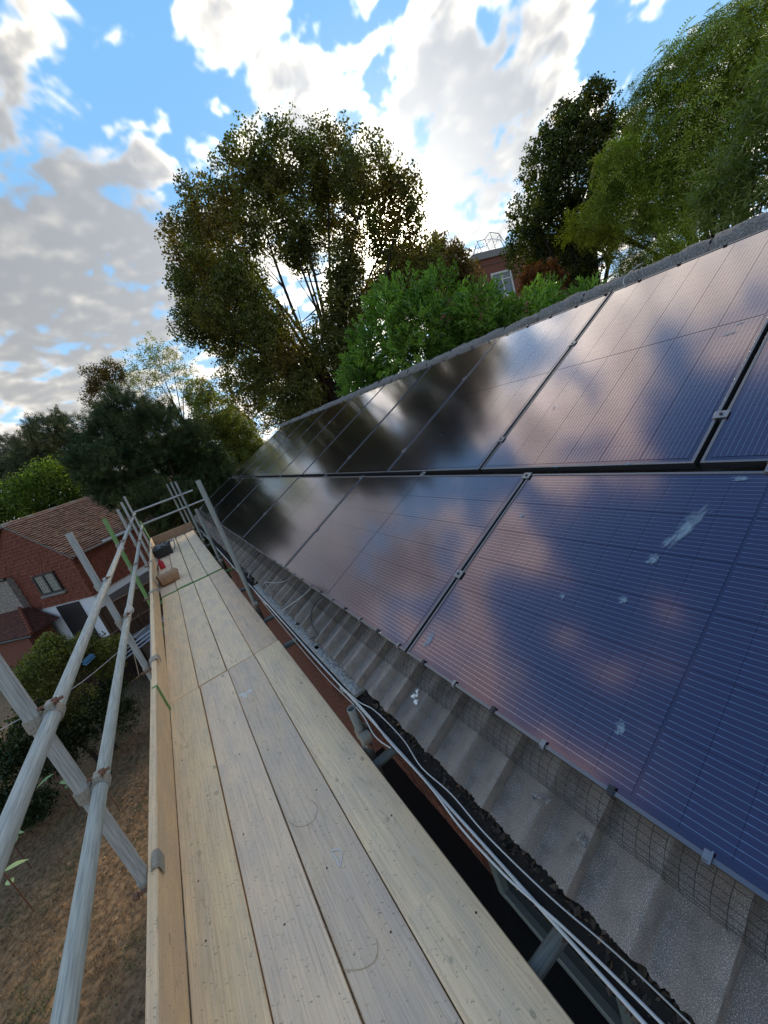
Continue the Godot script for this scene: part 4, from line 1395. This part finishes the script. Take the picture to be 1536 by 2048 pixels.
# ---------------------------------------------------------------- trees and shrubs
func sprig(kind: String) -> ArrayMesh:
	var m := MB.new()
	var leaf := func(p: Vector3, d: Vector3, up: Vector3, l: float, w: float) -> void:
		var s := d.cross(up).normalized() * w
		var mid := p + d * l * 0.45
		var lift := up * w * 0.35
		m.quad(p, mid + s + lift, p + d * l, mid)
		m.quad(p, mid, p + d * l, mid - s + lift)
	match kind:
		"broad":
			for k in 16:
				var o := rdir() * rnd(0.05, 0.32)
				var d := (rdir() + Vector3(0, -0.3, 0)).normalized()
				leaf.call(o, d, rdir(), rnd(0.08, 0.125), rnd(0.035, 0.052))
		"small":
			for k in 14:
				var o := rdir() * rnd(0.03, 0.26)
				leaf.call(o, rdir(), rdir(), rnd(0.06, 0.10), rnd(0.022, 0.036))
		"laurel":
			for k in 13:
				var f := k / 12.0
				var a := k * 2.4
				var d := Vector3(cos(a), 0.55 + f * 0.8, sin(a)).normalized()
				leaf.call(Vector3(0, f * 0.28 - 0.1, 0), d, Vector3.UP, rnd(0.09, 0.13), rnd(0.018, 0.026))
		"lance":
			for k in 12:
				var f := k / 11.0
				var a := k * 2.4
				var d := Vector3(cos(a), 0.15 + f * 0.9, sin(a)).normalized()
				leaf.call(Vector3(0, f * 0.30 - 0.1, 0), d, Vector3.UP, rnd(0.13, 0.19), rnd(0.013, 0.019))
		"needle":
			for k in 26:
				var f := k / 25.0
				var a := k * 2.4
				var d := Vector3(cos(a) * 0.8, 0.7, sin(a) * 0.8).normalized()
				var p := Vector3(0, f * 0.34 - 0.1, 0)
				leaf.call(p, d, rdir(), rnd(0.10, 0.17) * (1.1 - f * 0.4), 0.010)
		"feather":
			for k in 4:
				var a := k * 1.7
				var out := Vector3(cos(a), 0.1, sin(a))
				for j in 9:
					var f := j / 8.0
					var p := out * f * 0.42 + Vector3(0, -0.22 * f * f, 0)
					for s in [-1.0, 1.0]:
						var d: Vector3 = (out * 0.7 + out.cross(Vector3.UP) * s + Vector3(0, -0.25, 0)).normalized()
						leaf.call(p, d, Vector3.UP, rnd(0.07, 0.11), 0.010)
	return m.made()


# lobes: centres and radii of the leaf masses; one copy is one sprig
func tree(called: String, label: String, category: String, base: Vector3, fork: float, girth: float, lobes: Array, kind: String, per: float, size: float, dark: Color, light: Color, material: Material, hollow := 0.55, group := "", swell := 1.0, warm := 0.35) -> Node3D:
	var t := thing(called, label, category, base, group)
	var top := Vector3.ZERO
	for q in lobes:
		top += q[0] - base
	top /= lobes.size()
	var split := Vector3(top.x * 0.25, fork, top.z * 0.25)
	if girth > 0.0:
		var tr := MB.new()
		tr.tube(curve([Vector3.ZERO, Vector3(split.x * 0.3, fork * 0.5, split.z * 0.3), split, split.lerp(top, 0.4)], 4), [girth * 1.3, girth * 1.1, girth, girth * 0.98, girth * 0.95, girth * 0.93, girth * 0.9, girth * 0.88, girth * 0.85, girth * 0.7, girth * 0.55, girth * 0.4, girth * 0.25], 10)
		obj("trunk", tr, M.bark, t)
		for q in lobes:
			var e: Vector3 = q[0] - base
			var li := MB.new()
			var knee := split.lerp(e, 0.45) + Vector3(rnd(-0.3, 0.3), rnd(-0.2, 0.35), rnd(-0.3, 0.3)) * (girth * 4.0)
			var pts := curve([split.lerp(Vector3(e.x * 0.1, fork * 0.8, e.z * 0.1), 0.3), knee, e], 5)
			var rs := []
			for k in pts.size():
				rs.append(girth * 0.30 * (1.0 - 0.84 * k / (pts.size() - 1)))
			li.tube(pts, rs, 7, false)
			for s in 7:
				var o: Vector3 = pts[rng.randi_range(4, pts.size() - 1)]
				li.tube([o, o + (rdir() + (e - o).normalized() * 0.6).normalized() * (q[1] as float) * 0.9], [girth * 0.09, girth * 0.02], 5, false)
			obj("limb", li, M.bark, t)
	var spots := []
	var tint := PackedColorArray()
	var f := noise(0.55, 2, FastNoiseLite.TYPE_SIMPLEX_SMOOTH, called.length() * 7 + lobes.size())
	for q in lobes:
		var c: Vector3 = q[0] - base
		var r: float = q[1] * swell
		var count := int(per * r * r)
		for k in count:
			var d := rdir()
			var rr := r * lerpf(hollow, 1.0, pow(rng.randf(), 0.55)) * (1.0 + f.get_noise_3dv((c + d * r) * 1.7) * 0.28)
			var p := c + d * rr
			if f.get_noise_3dv(p * 1.5 + Vector3(50, 0, 0)) < -0.30: continue
			var up := (d * 1.2 + Vector3.UP * 0.5 + rdir() * 0.7).normalized()
			var x := up.cross(rdir()).normalized()
			spots.append(Transform3D(Basis(x, up, x.cross(up)).scaled(Vector3.ONE * size * rnd(0.7, 1.3)), p))
			var g := clampf(0.5 + f.get_noise_3dv(p * 2.2) * 0.8 + rnd(-0.25, 0.25), 0, 1)
			var cc := dark.lerp(light, g)
			var wm := warm * smoothstep(-0.05, 0.45, f.get_noise_3dv(p * 0.45 + Vector3(9, 99, 3)))
			tint.append(cc.lerp(Color(cc.r * 1.35, cc.g * 0.82, cc.b * 0.6), wm))
	stuff(scatter("crown", sprig(kind), material, spots, tint, t))
	return t


func L(a: Array) -> Array:
	var out := []
	for k in range(0, a.size(), 4):
		out.append([Vector3(a[k], a[k + 1], a[k + 2]), a[k + 3]])
	return out


func build_trees() -> void:
	rng.seed = 800
	tree("maple_tree", "large dark green maple towering behind the roof with sun shining through its limbs", "tree", Vector3(7.6, GROUND, -15.4), 6.6, 0.34,
		L([7.8,9.9,-13.9,1.30, 9.6,10.1,-14.1,1.15, 6.8,10.1,-15.0,1.25, 5.7,10.1,-16.5,1.10, 4.6,9.2,-17.0,1.05, 9.4,8.4,-11.9,1.05, 9.9,7.2,-11.3,0.90, 10.3,9.0,-15.0,1.5])
		+ L([7.2,8.6,-14.3,1.45, 5.2,8.2,-15.1,1.25, 4.7,8.0,-18.4,1.28, 3.5,6.4,-16.6,0.82, 5.6,7.2,-17.5,1.3, 7.9,7.9,-15.0,0.9, 10.9,7.3,-13.8,0.9])
		+ L([10.4,5.7,-11.6,0.8, 5.6,5.2,-16.6,1.35, 4.7,4.1,-17.9,1.2, 5.5,3.2,-16.2,1.5, 7.5,3.5,-16.3,1.2, 8.9,5.0,-15.3,1.05, 8.1,5.8,-12.9,0.7, 4.5,5.9,-17.5,0.85, 6.7,1.9,-16.0,1.2, 3.6,7.6,-15.9,0.55])
		+ L([7.9,5.3,-13.0,0.9, 7.0,3.9,-13.5,1.0, 7.5,3.3,-13.2,0.8, 5.5,4.6,-14.2,0.95, 5.4,2.6,-14.2,1.05, 5.1,5.5,-14.3,0.85, 8.2,6.4,-12.8,0.7, 5.0,6.8,-14.4,0.9, 3.9,6.2,-14.7,0.7]),
		"broad", 260.0, 0.88, Color(0.09, 0.10, 0.035), Color(0.26, 0.26, 0.085), M.leaf, 0.35, "", 1.07, 0.8)
	tree("brown_tree", "brownish tree low to the right of the big maple, in front of the chimney", "tree", Vector3(16, GROUND, -18), 7.0, 0.25,
		L([16.3,7.1,-16.9,1.28, 15.8,7.1,-18.5,1.36, 17.2,6.4,-16.7,1.04, 14.6,6.9,-19.4,1.38, 15.4,7.9,-18.9,1.09]),
		"broad", 260.0, 1.2, Color(0.083, 0.058, 0.025), Color(0.247, 0.165, 0.058), M.leaf)
	tree("yew_tree", "broad dark green yew bush rising behind the far end of the scaffold", "tree", Vector3(0.3, GROUND, -18), 2.5, 0.3,
		L([0.1,4.2,-18.0,0.96, -0.9,3.6,-18.5,1.02, 0.9,3.2,-17.2,1.15, 1.8,2.2,-18.1,1.12, -0.9,2.3,-17.3,1.14, 0.4,1.6,-18.5,1.44, 2.0,1.3,-18.3,0.97])
		+ L([-1.6,2.7,-16.5,0.61, -0.5,0.8,-16.6,0.94, 0.6,0.5,-16.8,0.85, -1.5,1.6,-18.6,0.65, 1.4,-0.3,-17.6,1.1, 0.2,-1.0,-17.6,1.2, 2.4,0.3,-17.8,0.9, 1.4,-2.2,-17.6,1.3]),
		"needle", 1150.0, 0.95, Color(0.022, 0.046, 0.020), Color(0.125, 0.185, 0.075), M.needle, 0.25)
	tree("feathery_tree", "tall thin pale feathery tree with open branches behind the yew", "tree", Vector3(3.0, GROUND, -30), 9.5, 0.16,
		L([2.4,8.4,-29.8,1.10, 4.0,8.3,-30.0,1.32, 2.7,7.0,-29.5,1.27, 4.3,7.0,-29.7,0.90, 1.2,7.8,-29.7,0.93, 3.4,9.3,-29.9,0.9]),
		"small", 75.0, 1.1, Color(0.231, 0.264, 0.148), Color(0.360, 0.360, 0.264), M.leaf, 0.15, "", 1.15)
	tree("russet_tree", "small brown tree peeping over the yew's left shoulder", "tree", Vector3(0, GROUND, -27), 9.0, 0.18,
		L([-0.3,7.5,-26.8,0.79, 0.5,7.8,-27.1,0.70, -0.5,6.8,-27.1,0.92]), "broad", 200.0, 0.9, Color(0.11, 0.08, 0.035), Color(0.25, 0.18, 0.08), M.leaf)
	tree("yellow_green_tree", "yellowish green tree between the yew and the maple", "tree", Vector3(4.6, GROUND, -25.3), 6.0, 0.2,
		L([4.1,5.3,-25.5,0.93, 4.3,3.9,-25.0,1.34, 5.0,2.9,-25.4,1.27, 5.3,1.8,-25.2,1.15, 3.7,3.0,-25.7,1.37, 5.6,0.6,-25.0,1.4, 4.2,0.8,-25.0,1.5]), "small", 330.0, 1.25, Color(0.165, 0.198, 0.041), Color(0.360, 0.360, 0.099), M.leaf)
	tree("left_conifer", "bushy mid green tree at the left beyond the house roof", "tree", Vector3(-4.8, GROUND, -33), 7.0, 0.25,
		L([-4.4,6.4,-33.0,0.99, -5.1,5.5,-31.9,1.05, -4.5,5.1,-33.4,1.15, -6.2,4.6,-33.4,1.20, -3.4,6.8,-33.6,0.47, -3.7,5.8,-32.9,0.77, -3.4,7.5,-33.6,0.28, -4.9,7.3,-33.0,0.4]), "needle", 420.0, 1.5, Color(0.058, 0.083, 0.041), Color(0.165, 0.206, 0.091), M.needle)
	tree("far_left_tree", "grey green tree at the far left edge", "tree", Vector3(-8, GROUND, -37.5), 8.0, 0.25,
		L([-7.6,6.9,-37.7,0.72, -8.0,5.7,-36.6,1.11, -7.7,5.7,-37.9,0.79, -8.6,4.6,-37.0,1.4, -6.6,4.4,-37.0,1.1]), "needle", 400.0, 1.6, Color(0.083, 0.099, 0.066), Color(0.214, 0.231, 0.148), M.needle)
	tree("garden_tree", "light green leafy tree right behind the ridge of the tile hung house", "tree", Vector3(-5, GROUND, -29.5), 5.0, 0.22,
		L([-4.8,3.4,-28.8,1.19, -4.2,2.3,-28.3,1.00, -5.7,2.9,-27.9,1.09, -3.3,3.1,-29.5,0.96, -6.9,3.1,-29.2,1.00, -5.0,2.0,-28.3,1.05, -7.6,2.0,-29.2,1.2, -8.6,3.0,-30.0,1.2, -2.6,1.6,-29.0,1.1, -3.6,0.8,-28.6,1.1, -9.0,1.0,-29,1.4]), "small", 380.0, 1.35, Color(0.074, 0.124, 0.025), Color(0.247, 0.330, 0.074), M.leaf)
	var hedge := ["left end", "middle", "right end"]
	var parts := [L([6.6,3.6,-8.6,0.69, 5.9,2.9,-8.8,0.75, 6.0,2.4,-7.9,0.59, 5.6,2.5,-9.2,0.58, 5.4,2.2,-9.5,0.53, 5.9,3.4,-8.4,0.48, 5.9,1.2,-9.0,1.0]), L([7.1,3.3,-7.6,0.62, 6.6,2.9,-7.8,0.77, 7.7,2.1,-7.6,0.70, 7.0,3.5,-8.2,0.30, 7.5,2.2,-8.1,0.64, 7.4,2.75,-6.8,0.50, 7.0,1.3,-7.8,1.0]), L([8.4,2.3,-7.0,0.50, 8.0,2.4,-5.9,0.42, 7.8,2.4,-6.7,0.55, 8.7,2.5,-5.9,0.36, 8.2,1.4,-6.4,0.9, 8.6,2.0,-5.2,0.5])]
	for k in 3:
		var c := Vector3([5.9, 7.2, 8.3][k], GROUND, [-8.9, -7.8, -6.3][k])
		tree("laurel_shrub", "bright green laurel behind the ridge, %s of the clump" % hedge[k], "shrub", c, 4.5, 0.10, parts[k], "laurel", 640.0, 1.0, Color(0.09, 0.19, 0.03), Color(0.33, 0.50, 0.09), M.leaf_gloss, 0.5, "laurels behind the ridge")
	tree("orange_shrub", "small round orange brown shrub above the ridge", "shrub", Vector3(10.5, GROUND, -7.4), 6.4, 0.08,
		L([10.4,3.2,-7.3,0.46, 10.8,3.1,-7.3,0.42, 10.2,3.3,-7.5,0.36, 10.5,2.6,-7.3,0.45]), "small", 900.0, 0.75, Color(0.165, 0.049, 0.017), Color(0.360, 0.140, 0.049), M.leaf, 0.4)
	tree("dark_tree", "dark broadleaf tree to the right of the brick block", "tree", Vector3(14, GROUND, -8.4), 6.5, 0.3,
		L([13.3,6.7,-7.7,0.80, 14.0,7.1,-7.3,0.72, 13.7,6.7,-8.6,0.88, 13.3,5.7,-7.6,0.94, 12.4,5.4,-8.6,0.73, 14.1,5.3,-9.0,1.01, 13.6,4.8,-7.6,0.96])
		+ L([13.7,4.9,-10.0,0.75, 14.0,4.2,-9.2,0.96, 13.7,3.9,-7.8,0.85, 14.2,6.2,-7.1,0.79, 13.9,7.6,-8.0,0.42, 14.5,7.7,-7.4,0.37, 13.6,2.8,-8.6,0.9]), "broad", 330.0, 0.75, Color(0.041, 0.058, 0.020), Color(0.140, 0.165, 0.049), M.leaf, 0.45, "", 1.05)
	tree("willow_tree", "tall yellowish green tree with drooping fine leaves at the right edge", "tree", Vector3(11.6, GROUND, -3.8), 6.2, 0.2,
		L([11.2,5.5,-4.7,0.55, 11.4,5.5,-4.1,0.68, 11.6,5.5,-3.6,0.72, 12.3,5.8,-3.4,0.63, 11.0,4.7,-4.8,0.70, 11.1,4.4,-4.1,0.77, 11.8,4.5,-3.6,0.73, 10.4,4.0,-5.1,0.62])
		+ L([10.8,3.6,-4.5,0.76, 12.1,3.6,-4.1,0.76, 10.5,3.9,-5.8,0.42, 10.9,3.3,-5.3,0.60, 10.3,2.7,-4.3,0.52, 11.5,4.8,-3.1,0.51, 10.4,4.0,-6.2,0.24, 10.1,4.5,-5.0,0.46, 10.8,2.4,-5.2,0.6, 12.6,6.6,-3.2,0.5]), "feather", 270.0, 0.85, Color(0.16, 0.21, 0.03), Color(0.52, 0.58, 0.09), M.leaf, 0.25, "", 1.08)
	tree("bay_shrub", "near glossy long leaved shrub above the ridge at the right edge", "shrub", Vector3(8.7, GROUND, -2.6), 5.6, 0.07,
		L([8.6,3.1,-2.8,0.37, 8.7,3.3,-2.6,0.38, 8.4,3.5,-2.2,0.32, 8.7,2.6,-2.8,0.34, 8.6,2.7,-2.4,0.34, 8.6,2.8,-3.0,0.26, 8.6,2.9,-2.2,0.38, 8.6,2.2,-2.9,0.4, 8.4,3.9,-1.9,0.5, 8.5,3.4,-1.5,0.5, 8.6,2.9,-1.7,0.45, 8.9,3.6,-2.2,0.5]), "lance", 480.0, 0.75, Color(0.099, 0.148, 0.033), Color(0.314, 0.360, 0.099), M.leaf_gloss, 0.3)
	tree("garden_shrub", "yellowish green garden shrub below the guard rails", "shrub", Vector3(-3.7, GROUND, -12.1), 1.4, 0.06,
		L([-3.8,-1.8,-12.2,0.68, -3.2,-1.9,-12.4,0.53, -4.1,-1.7,-11.6,0.52, -3.7,-2.5,-11.6,0.58, -3.0,-2.5,-12.4,0.39, -3.8,-1.4,-12.5,0.34, -2.5,-2.0,-12.1,0.27]), "small", 900.0, 0.72, Color(0.10, 0.12, 0.04), Color(0.36, 0.34, 0.11), M.leaf, 0.35, "", 0.92)
	tree("ivy_bush", "dark green ivy and evergreen bush at the lawn's edge under the shrub", "shrub", Vector3(-4.0, GROUND, -11.8), 0.9, 0.05,
		L([-4.5,-2.7,-11.3,0.61, -4.1,-3.2,-11.6,0.58, -3.4,-3.1,-11.6,0.51, -4.9,-3.1,-11.0,0.50, -4.4,-3.6,-11.2,0.46, -3.8,-3.7,-11.4,0.36, -3.0,-3.0,-12.0,0.32, -5.3,-3.9,-10.9,0.6, -4.9,-4.0,-10.6,0.4, -3.2,-3.8,-12.0,0.5, -5.6,-2.8,-11.2,0.7, -6.2,-3.6,-11.3,0.8]), "small", 1000.0, 0.75, Color(0.030, 0.053, 0.020), Color(0.099, 0.140, 0.066), M.leaf_gloss, 0.35, "", 0.85)


# ---------------------------------------------------------------- small things
func build_small() -> void:
	rng.seed = 900
	# paper bag lying open on the boards
	var bag := thing("paper_bag", "open brown paper bag lying against the toe board", "paper bag", Vector3(-0.47, 0.0, -7.22))
	bag.basis = Basis(Vector3.UP, 0.25)
	var m := MB.new()
	var rows := []
	var f := noise(6.0, 2, FastNoiseLite.TYPE_SIMPLEX, 910)
	for j in 9:
		var row := []
		var x := lerpf(-0.13, 0.15, j / 8.0)
		var fl := 1.0 + 0.12 * j / 8.0
		for i in 17:
			var a := TAU * i / 16.0
			var q := Vector2(clampf(cos(a) * 1.35, -1, 1), clampf(sin(a) * 1.35, -1, 1))
			row.append(Vector3(x + (0.02 * q.y if j == 8 else 0.0) + f.get_noise_2d(i % 16, j) * 0.012, 0.085 + q.y * 0.078 * fl + f.get_noise_2d((i % 16) * 0.3, j * 0.3) * 0.014, q.x * 0.11 * fl))
		rows.append(row)
	m.sheet(rows)
	obj("sack", m, M.card, bag)
	m = MB.new()
	m.quad(Vector3(-0.125, 0.01, -0.11), Vector3(-0.125, 0.01, 0.11), Vector3(-0.125, 0.16, 0.11), Vector3(-0.125, 0.16, -0.11))
	obj("bottom", m, M.card, bag)
	# tool crate
	var cr := thing("tool_crate", "black plastic tool crate with grey clutter on top near the far end", "crate", Vector3(-0.475, 0, -10.1))
	m = MB.new()
	m.box(Vector3(0, 0.095, 0), Vector3(0.165, 0.095, 0.34), Basis.IDENTITY, 0.012)
	for s in [-1, 1]:
		m.box(Vector3(0, 0.185, s * 0.345), Vector3(0.175, 0.012, 0.012), Basis.IDENTITY, 0.004)
		m.box(Vector3(s * 0.172, 0.1851, 0), Vector3(0.012, 0.012, 0.35), Basis.IDENTITY, 0.004)
	obj("body", m, M.black, cr)
	m = MB.new()
	for k in 16:
		m.box(Vector3(rnd(-0.13, 0.13), 0.20 + rnd(0, 0.02), rnd(-0.3, 0.3)), Vector3(rnd(0.015, 0.05), 0.012, rnd(0.02, 0.09)), Basis(Vector3.UP, rnd(0, 3)), 0.004)
	obj("tools", m, mat(0.10, 0.11, 0.11, 0.6), cr)
	m = MB.new()
	m.tube(curve([Vector3(0.17, 0.17, -0.25), Vector3(0.26, 0.19, -0.30), Vector3(0.24, 0.05, -0.2), Vector3(0.2, 0.02, -0.1)], 4), 0.012, 6)
	obj("handle", m, mat(0.2, 0.21, 0.22, 0.5), cr)
	var can := thing("red_bottle", "small red bottle standing between the crate and the paper bag", "bottle", Vector3(-0.55, 0, -8.6))
	m = MB.new()
	m.tube([Vector3.ZERO, Vector3(0, 0.12, 0), Vector3(0, 0.15, 0), Vector3(0, 0.16, 0)], [0.05, 0.05, 0.03, 0.018], 12)
	obj("body", m, M.red, can)
	m = MB.new()
	m.tube([Vector3(0, 0.16, 0), Vector3(0, 0.19, 0)], 0.02, 10)
	obj("cap", m, mat(0.4, 0.03, 0.04, 0.5), can)
	# weathered grey board laid in the gutter
	m = MB.new()
	rows = []
	f = noise(10.0, 3, FastNoiseLite.TYPE_SIMPLEX, 920)
	m.box(Vector3(0.418, 0.276, -2.95), Vector3(0.034, 0.012, 1.2), Basis.IDENTITY, 0.004)
	for k in 14:
		m.box(Vector3(0.418 + rnd(-0.02, 0.02), 0.287, -1.85 - rng.randf() * 2.2), Vector3(rnd(0.01, 0.02), 0.004, rnd(0.02, 0.07)), Basis(Vector3.UP, rnd(-0.2, 0.2)), 0.003)
	tag(obj("gutter_board", m, mat(1, 1, 1, 0.95, 0, {"albedo_texture": noise_tex(noise(0.05, 5, 0, 921), [Color(0.12, 0.115, 0.105), Color(0.30, 0.29, 0.265), Color(0.42, 0.41, 0.38)], 256), "uv1_triplanar": true, "uv1_scale": Vector3(4, 4, 1.5)})), "weathered pale grey strip lying along the gutter beyond the short upright", "board")
	# cables
	var cable := func(label: String, pts: Array, r: float, material: Material) -> void:
		var c := MB.new()
		c.tube(curve(pts, 7), r, 7)
		tag(obj("cable", c, material), label, "cable", "cables along the gutter")
	cable.call("thick white cable lying along the gutter's front edge", [Vector3(0.394, 0.29, -0.1), Vector3(0.392, 0.285, -0.32), Vector3(0.376, 0.288, -0.53), Vector3(0.358, 0.292, -0.65), Vector3(0.352, 0.285, -0.73), Vector3(0.35, 0.28, -0.9), Vector3(0.366, 0.275, -1.1), Vector3(0.362, 0.283, -1.38), Vector3(0.372, 0.283, -1.6), Vector3(0.366, 0.27, -2.3), Vector3(0.37, 0.28, -3.4), Vector3(0.362, 0.285, -4.6), Vector3(0.372, 0.28, -6.2), Vector3(0.37, 0.28, -8.5)], 0.0036, M.cable)
	cable.call("thinner white cable wandering over the leaf litter in the gutter", [Vector3(0.44, 0.275, -0.15), Vector3(0.43, 0.272, -0.42), Vector3(0.405, 0.28, -0.6), Vector3(0.392, 0.285, -0.82), Vector3(0.40, 0.283, -1.0), Vector3(0.386, 0.289, -1.16), Vector3(0.41, 0.285, -1.33), Vector3(0.405, 0.292, -1.56), Vector3(0.378, 0.288, -1.7), Vector3(0.366, 0.27, -2.0)], 0.0024, M.cable)
	cable.call("white cable crossing below the board edge towards the wall", [Vector3(0.352, 0.268, -1.35), Vector3(0.345, 0.23, -1.5), Vector3(0.365, 0.24, -1.7), Vector3(0.37, 0.16, -2.2), Vector3(0.38, 0.12, -2.8), Vector3(0.365, 0.22, -3.6), Vector3(0.37, 0.28, -4.2)], 0.003, M.cable)
	cable.call("grey cable rising from the gutter over the tiles to the panels", [Vector3(0.43, 0.29, -3.55), Vector3(0.46, 0.36, -3.75), roof(-1.36, -3.78, -0.085), roof(-1.30, -3.55, -0.09), roof(-1.22, -3.35, -0.08), roof(-1.15, -3.30, -0.06)], 0.003, mat(0.35, 0.35, 0.34, 0.5))
	cable.call("straight pale cable lying up the tiles under the second lower panel", [Vector3(0.41, 0.30, -3.15), roof(-1.40, -3.0, -0.085), roof(-1.30, -2.93, -0.085), roof(-1.20, -2.86, -0.08), roof(-1.15, -2.82, -0.06)], 0.003, M.cable)
	cable.call("black cable looping across the tiles from the gutter", [Vector3(0.42, 0.30, -2.5), Vector3(0.45, 0.37, -2.35), roof(-1.36, -2.45, -0.085), roof(-1.30, -2.6, -0.09), roof(-1.22, -2.62, -0.075), roof(-1.15, -2.55, -0.06)], 0.0045, M.cable_dark)
	cable.call("white wire crossing the ridge tiles above the third upper panel", [roof(1.95, -1.75, 0.004), roof(2.03, -1.78, 0.03), roof(2.12, -1.72, 0.045), roof(2.2, -1.72, 0.02)], 0.0025, M.cable)
	# tangle of twigs and cable by the tall upright
	for k in 9:
		var p := Vector3(0.42, 0.29, -4.2 - 0.09 * k)
		var pts := [p]
		for s in 3:
			p += Vector3(rnd(-0.05, 0.05), rnd(-0.01, 0.05), rnd(-0.08, 0.08))
			pts.append(p)
		var c := MB.new()
		c.tube(curve(pts, 4), rnd(0.0025, 0.005), 5)
		tag(obj("twig", c, M.cable_dark if k % 3 else M.cable), "%s in the tangle by the tall upright" % ["pale wire end nearest the camera", "dark twig beside the tall upright", "second dark twig behind the tall upright", "pale wire loop", "third dark twig", "fourth dark twig", "farthest pale wire", "thin dark twig at the back", "last dark twig before the next tiles"][k], "twig", "tangle by the tall upright")
	# plaster splashes and nails on the boards
	var splash := func(label: String, at: Vector3, r: float, sd: int, b := Basis.IDENTITY, material: Material = null) -> void:
		var nf := noise(1.1, 2, FastNoiseLite.TYPE_SIMPLEX, sd)
		var c := MB.new()
		for g in 4:
			var o := Vector3(rng.randfn(0, r * 0.55), 0.0018, rng.randfn(0, r * 0.7))
			var rr := r * rnd(0.25, 0.6)
			for k in 18:
				var a := TAU * k / 18
				var a2 := TAU * (k + 1) / 18
				var q0 := rr * (1 + nf.get_noise_2d(cos(a) * 2 + g * 9, sin(a) * 2) * 0.9)
				var q1 := rr * (1 + nf.get_noise_2d(cos(a2) * 2 + g * 9, sin(a2) * 2) * 0.9)
				c.tri(o, o + Vector3(cos(a2) * q1, -0.0014, sin(a2) * q1), o + Vector3(cos(a) * q0, -0.0014, sin(a) * q0))
		tag(obj("splash", c, material if material else M.white, null, Transform3D(b, at)), label, "splash")
	splash.call("white plaster splash near the joint of the grey board", Vector3(-0.092, 0.0012, -2.86), 0.035, 931)
	splash.call("white dropping splashed on a tile uphill of the short upright", roof(-1.283, -1.33, -0.083), 0.02, 932, slope_basis())
	splash.call("whitish lichen patch on the tile nearer the camera", roof(-1.29, -0.56, -0.091), 0.022, 933, slope_basis(), M.lichen)
	splash.call("whitish lichen patch on the tile beside the mesh", roof(-1.273, -0.70, -0.085), 0.02, 934, slope_basis(), M.lichen)
	m = MB.new()
	m.tube(curve([Vector3(-0.025, 0.004, -1.395), Vector3(-0.005, 0.004, -1.385), Vector3(0.006, 0.004, -1.36), Vector3(-0.006, 0.004, -1.335), Vector3(-0.022, 0.004, -1.32), Vector3(-0.020, 0.004, -1.35), Vector3(-0.026, 0.004, -1.385)], 5), 0.0028, 6)
	tag(obj("string_loop", m, M.white), "small white loop of string lying on the grey board", "string")
	var fib := [[Vector3(-0.13, 0.003, -1.66), Vector3(-0.10, 0.003, -1.60), Vector3(-0.04, 0.003, -1.575), Vector3(0.0, 0.003, -1.62), Vector3(-0.01, 0.003, -1.68)], [Vector3(-0.14, 0.003, -1.04), Vector3(-0.09, 0.003, -1.00), Vector3(-0.04, 0.003, -0.99), Vector3(-0.015, 0.003, -1.03)]]
	for k in 2:
		m = MB.new()
		m.tube(curve(fib[k], 5), 0.0009, 5)
		tag(obj("straw", m, mat(0.50, 0.37, 0.20, 0.8)), ["curled straw coloured fibre on the grey board beyond the string loop", "curled straw coloured fibre on the grey board nearest the camera"][k], "fibre")
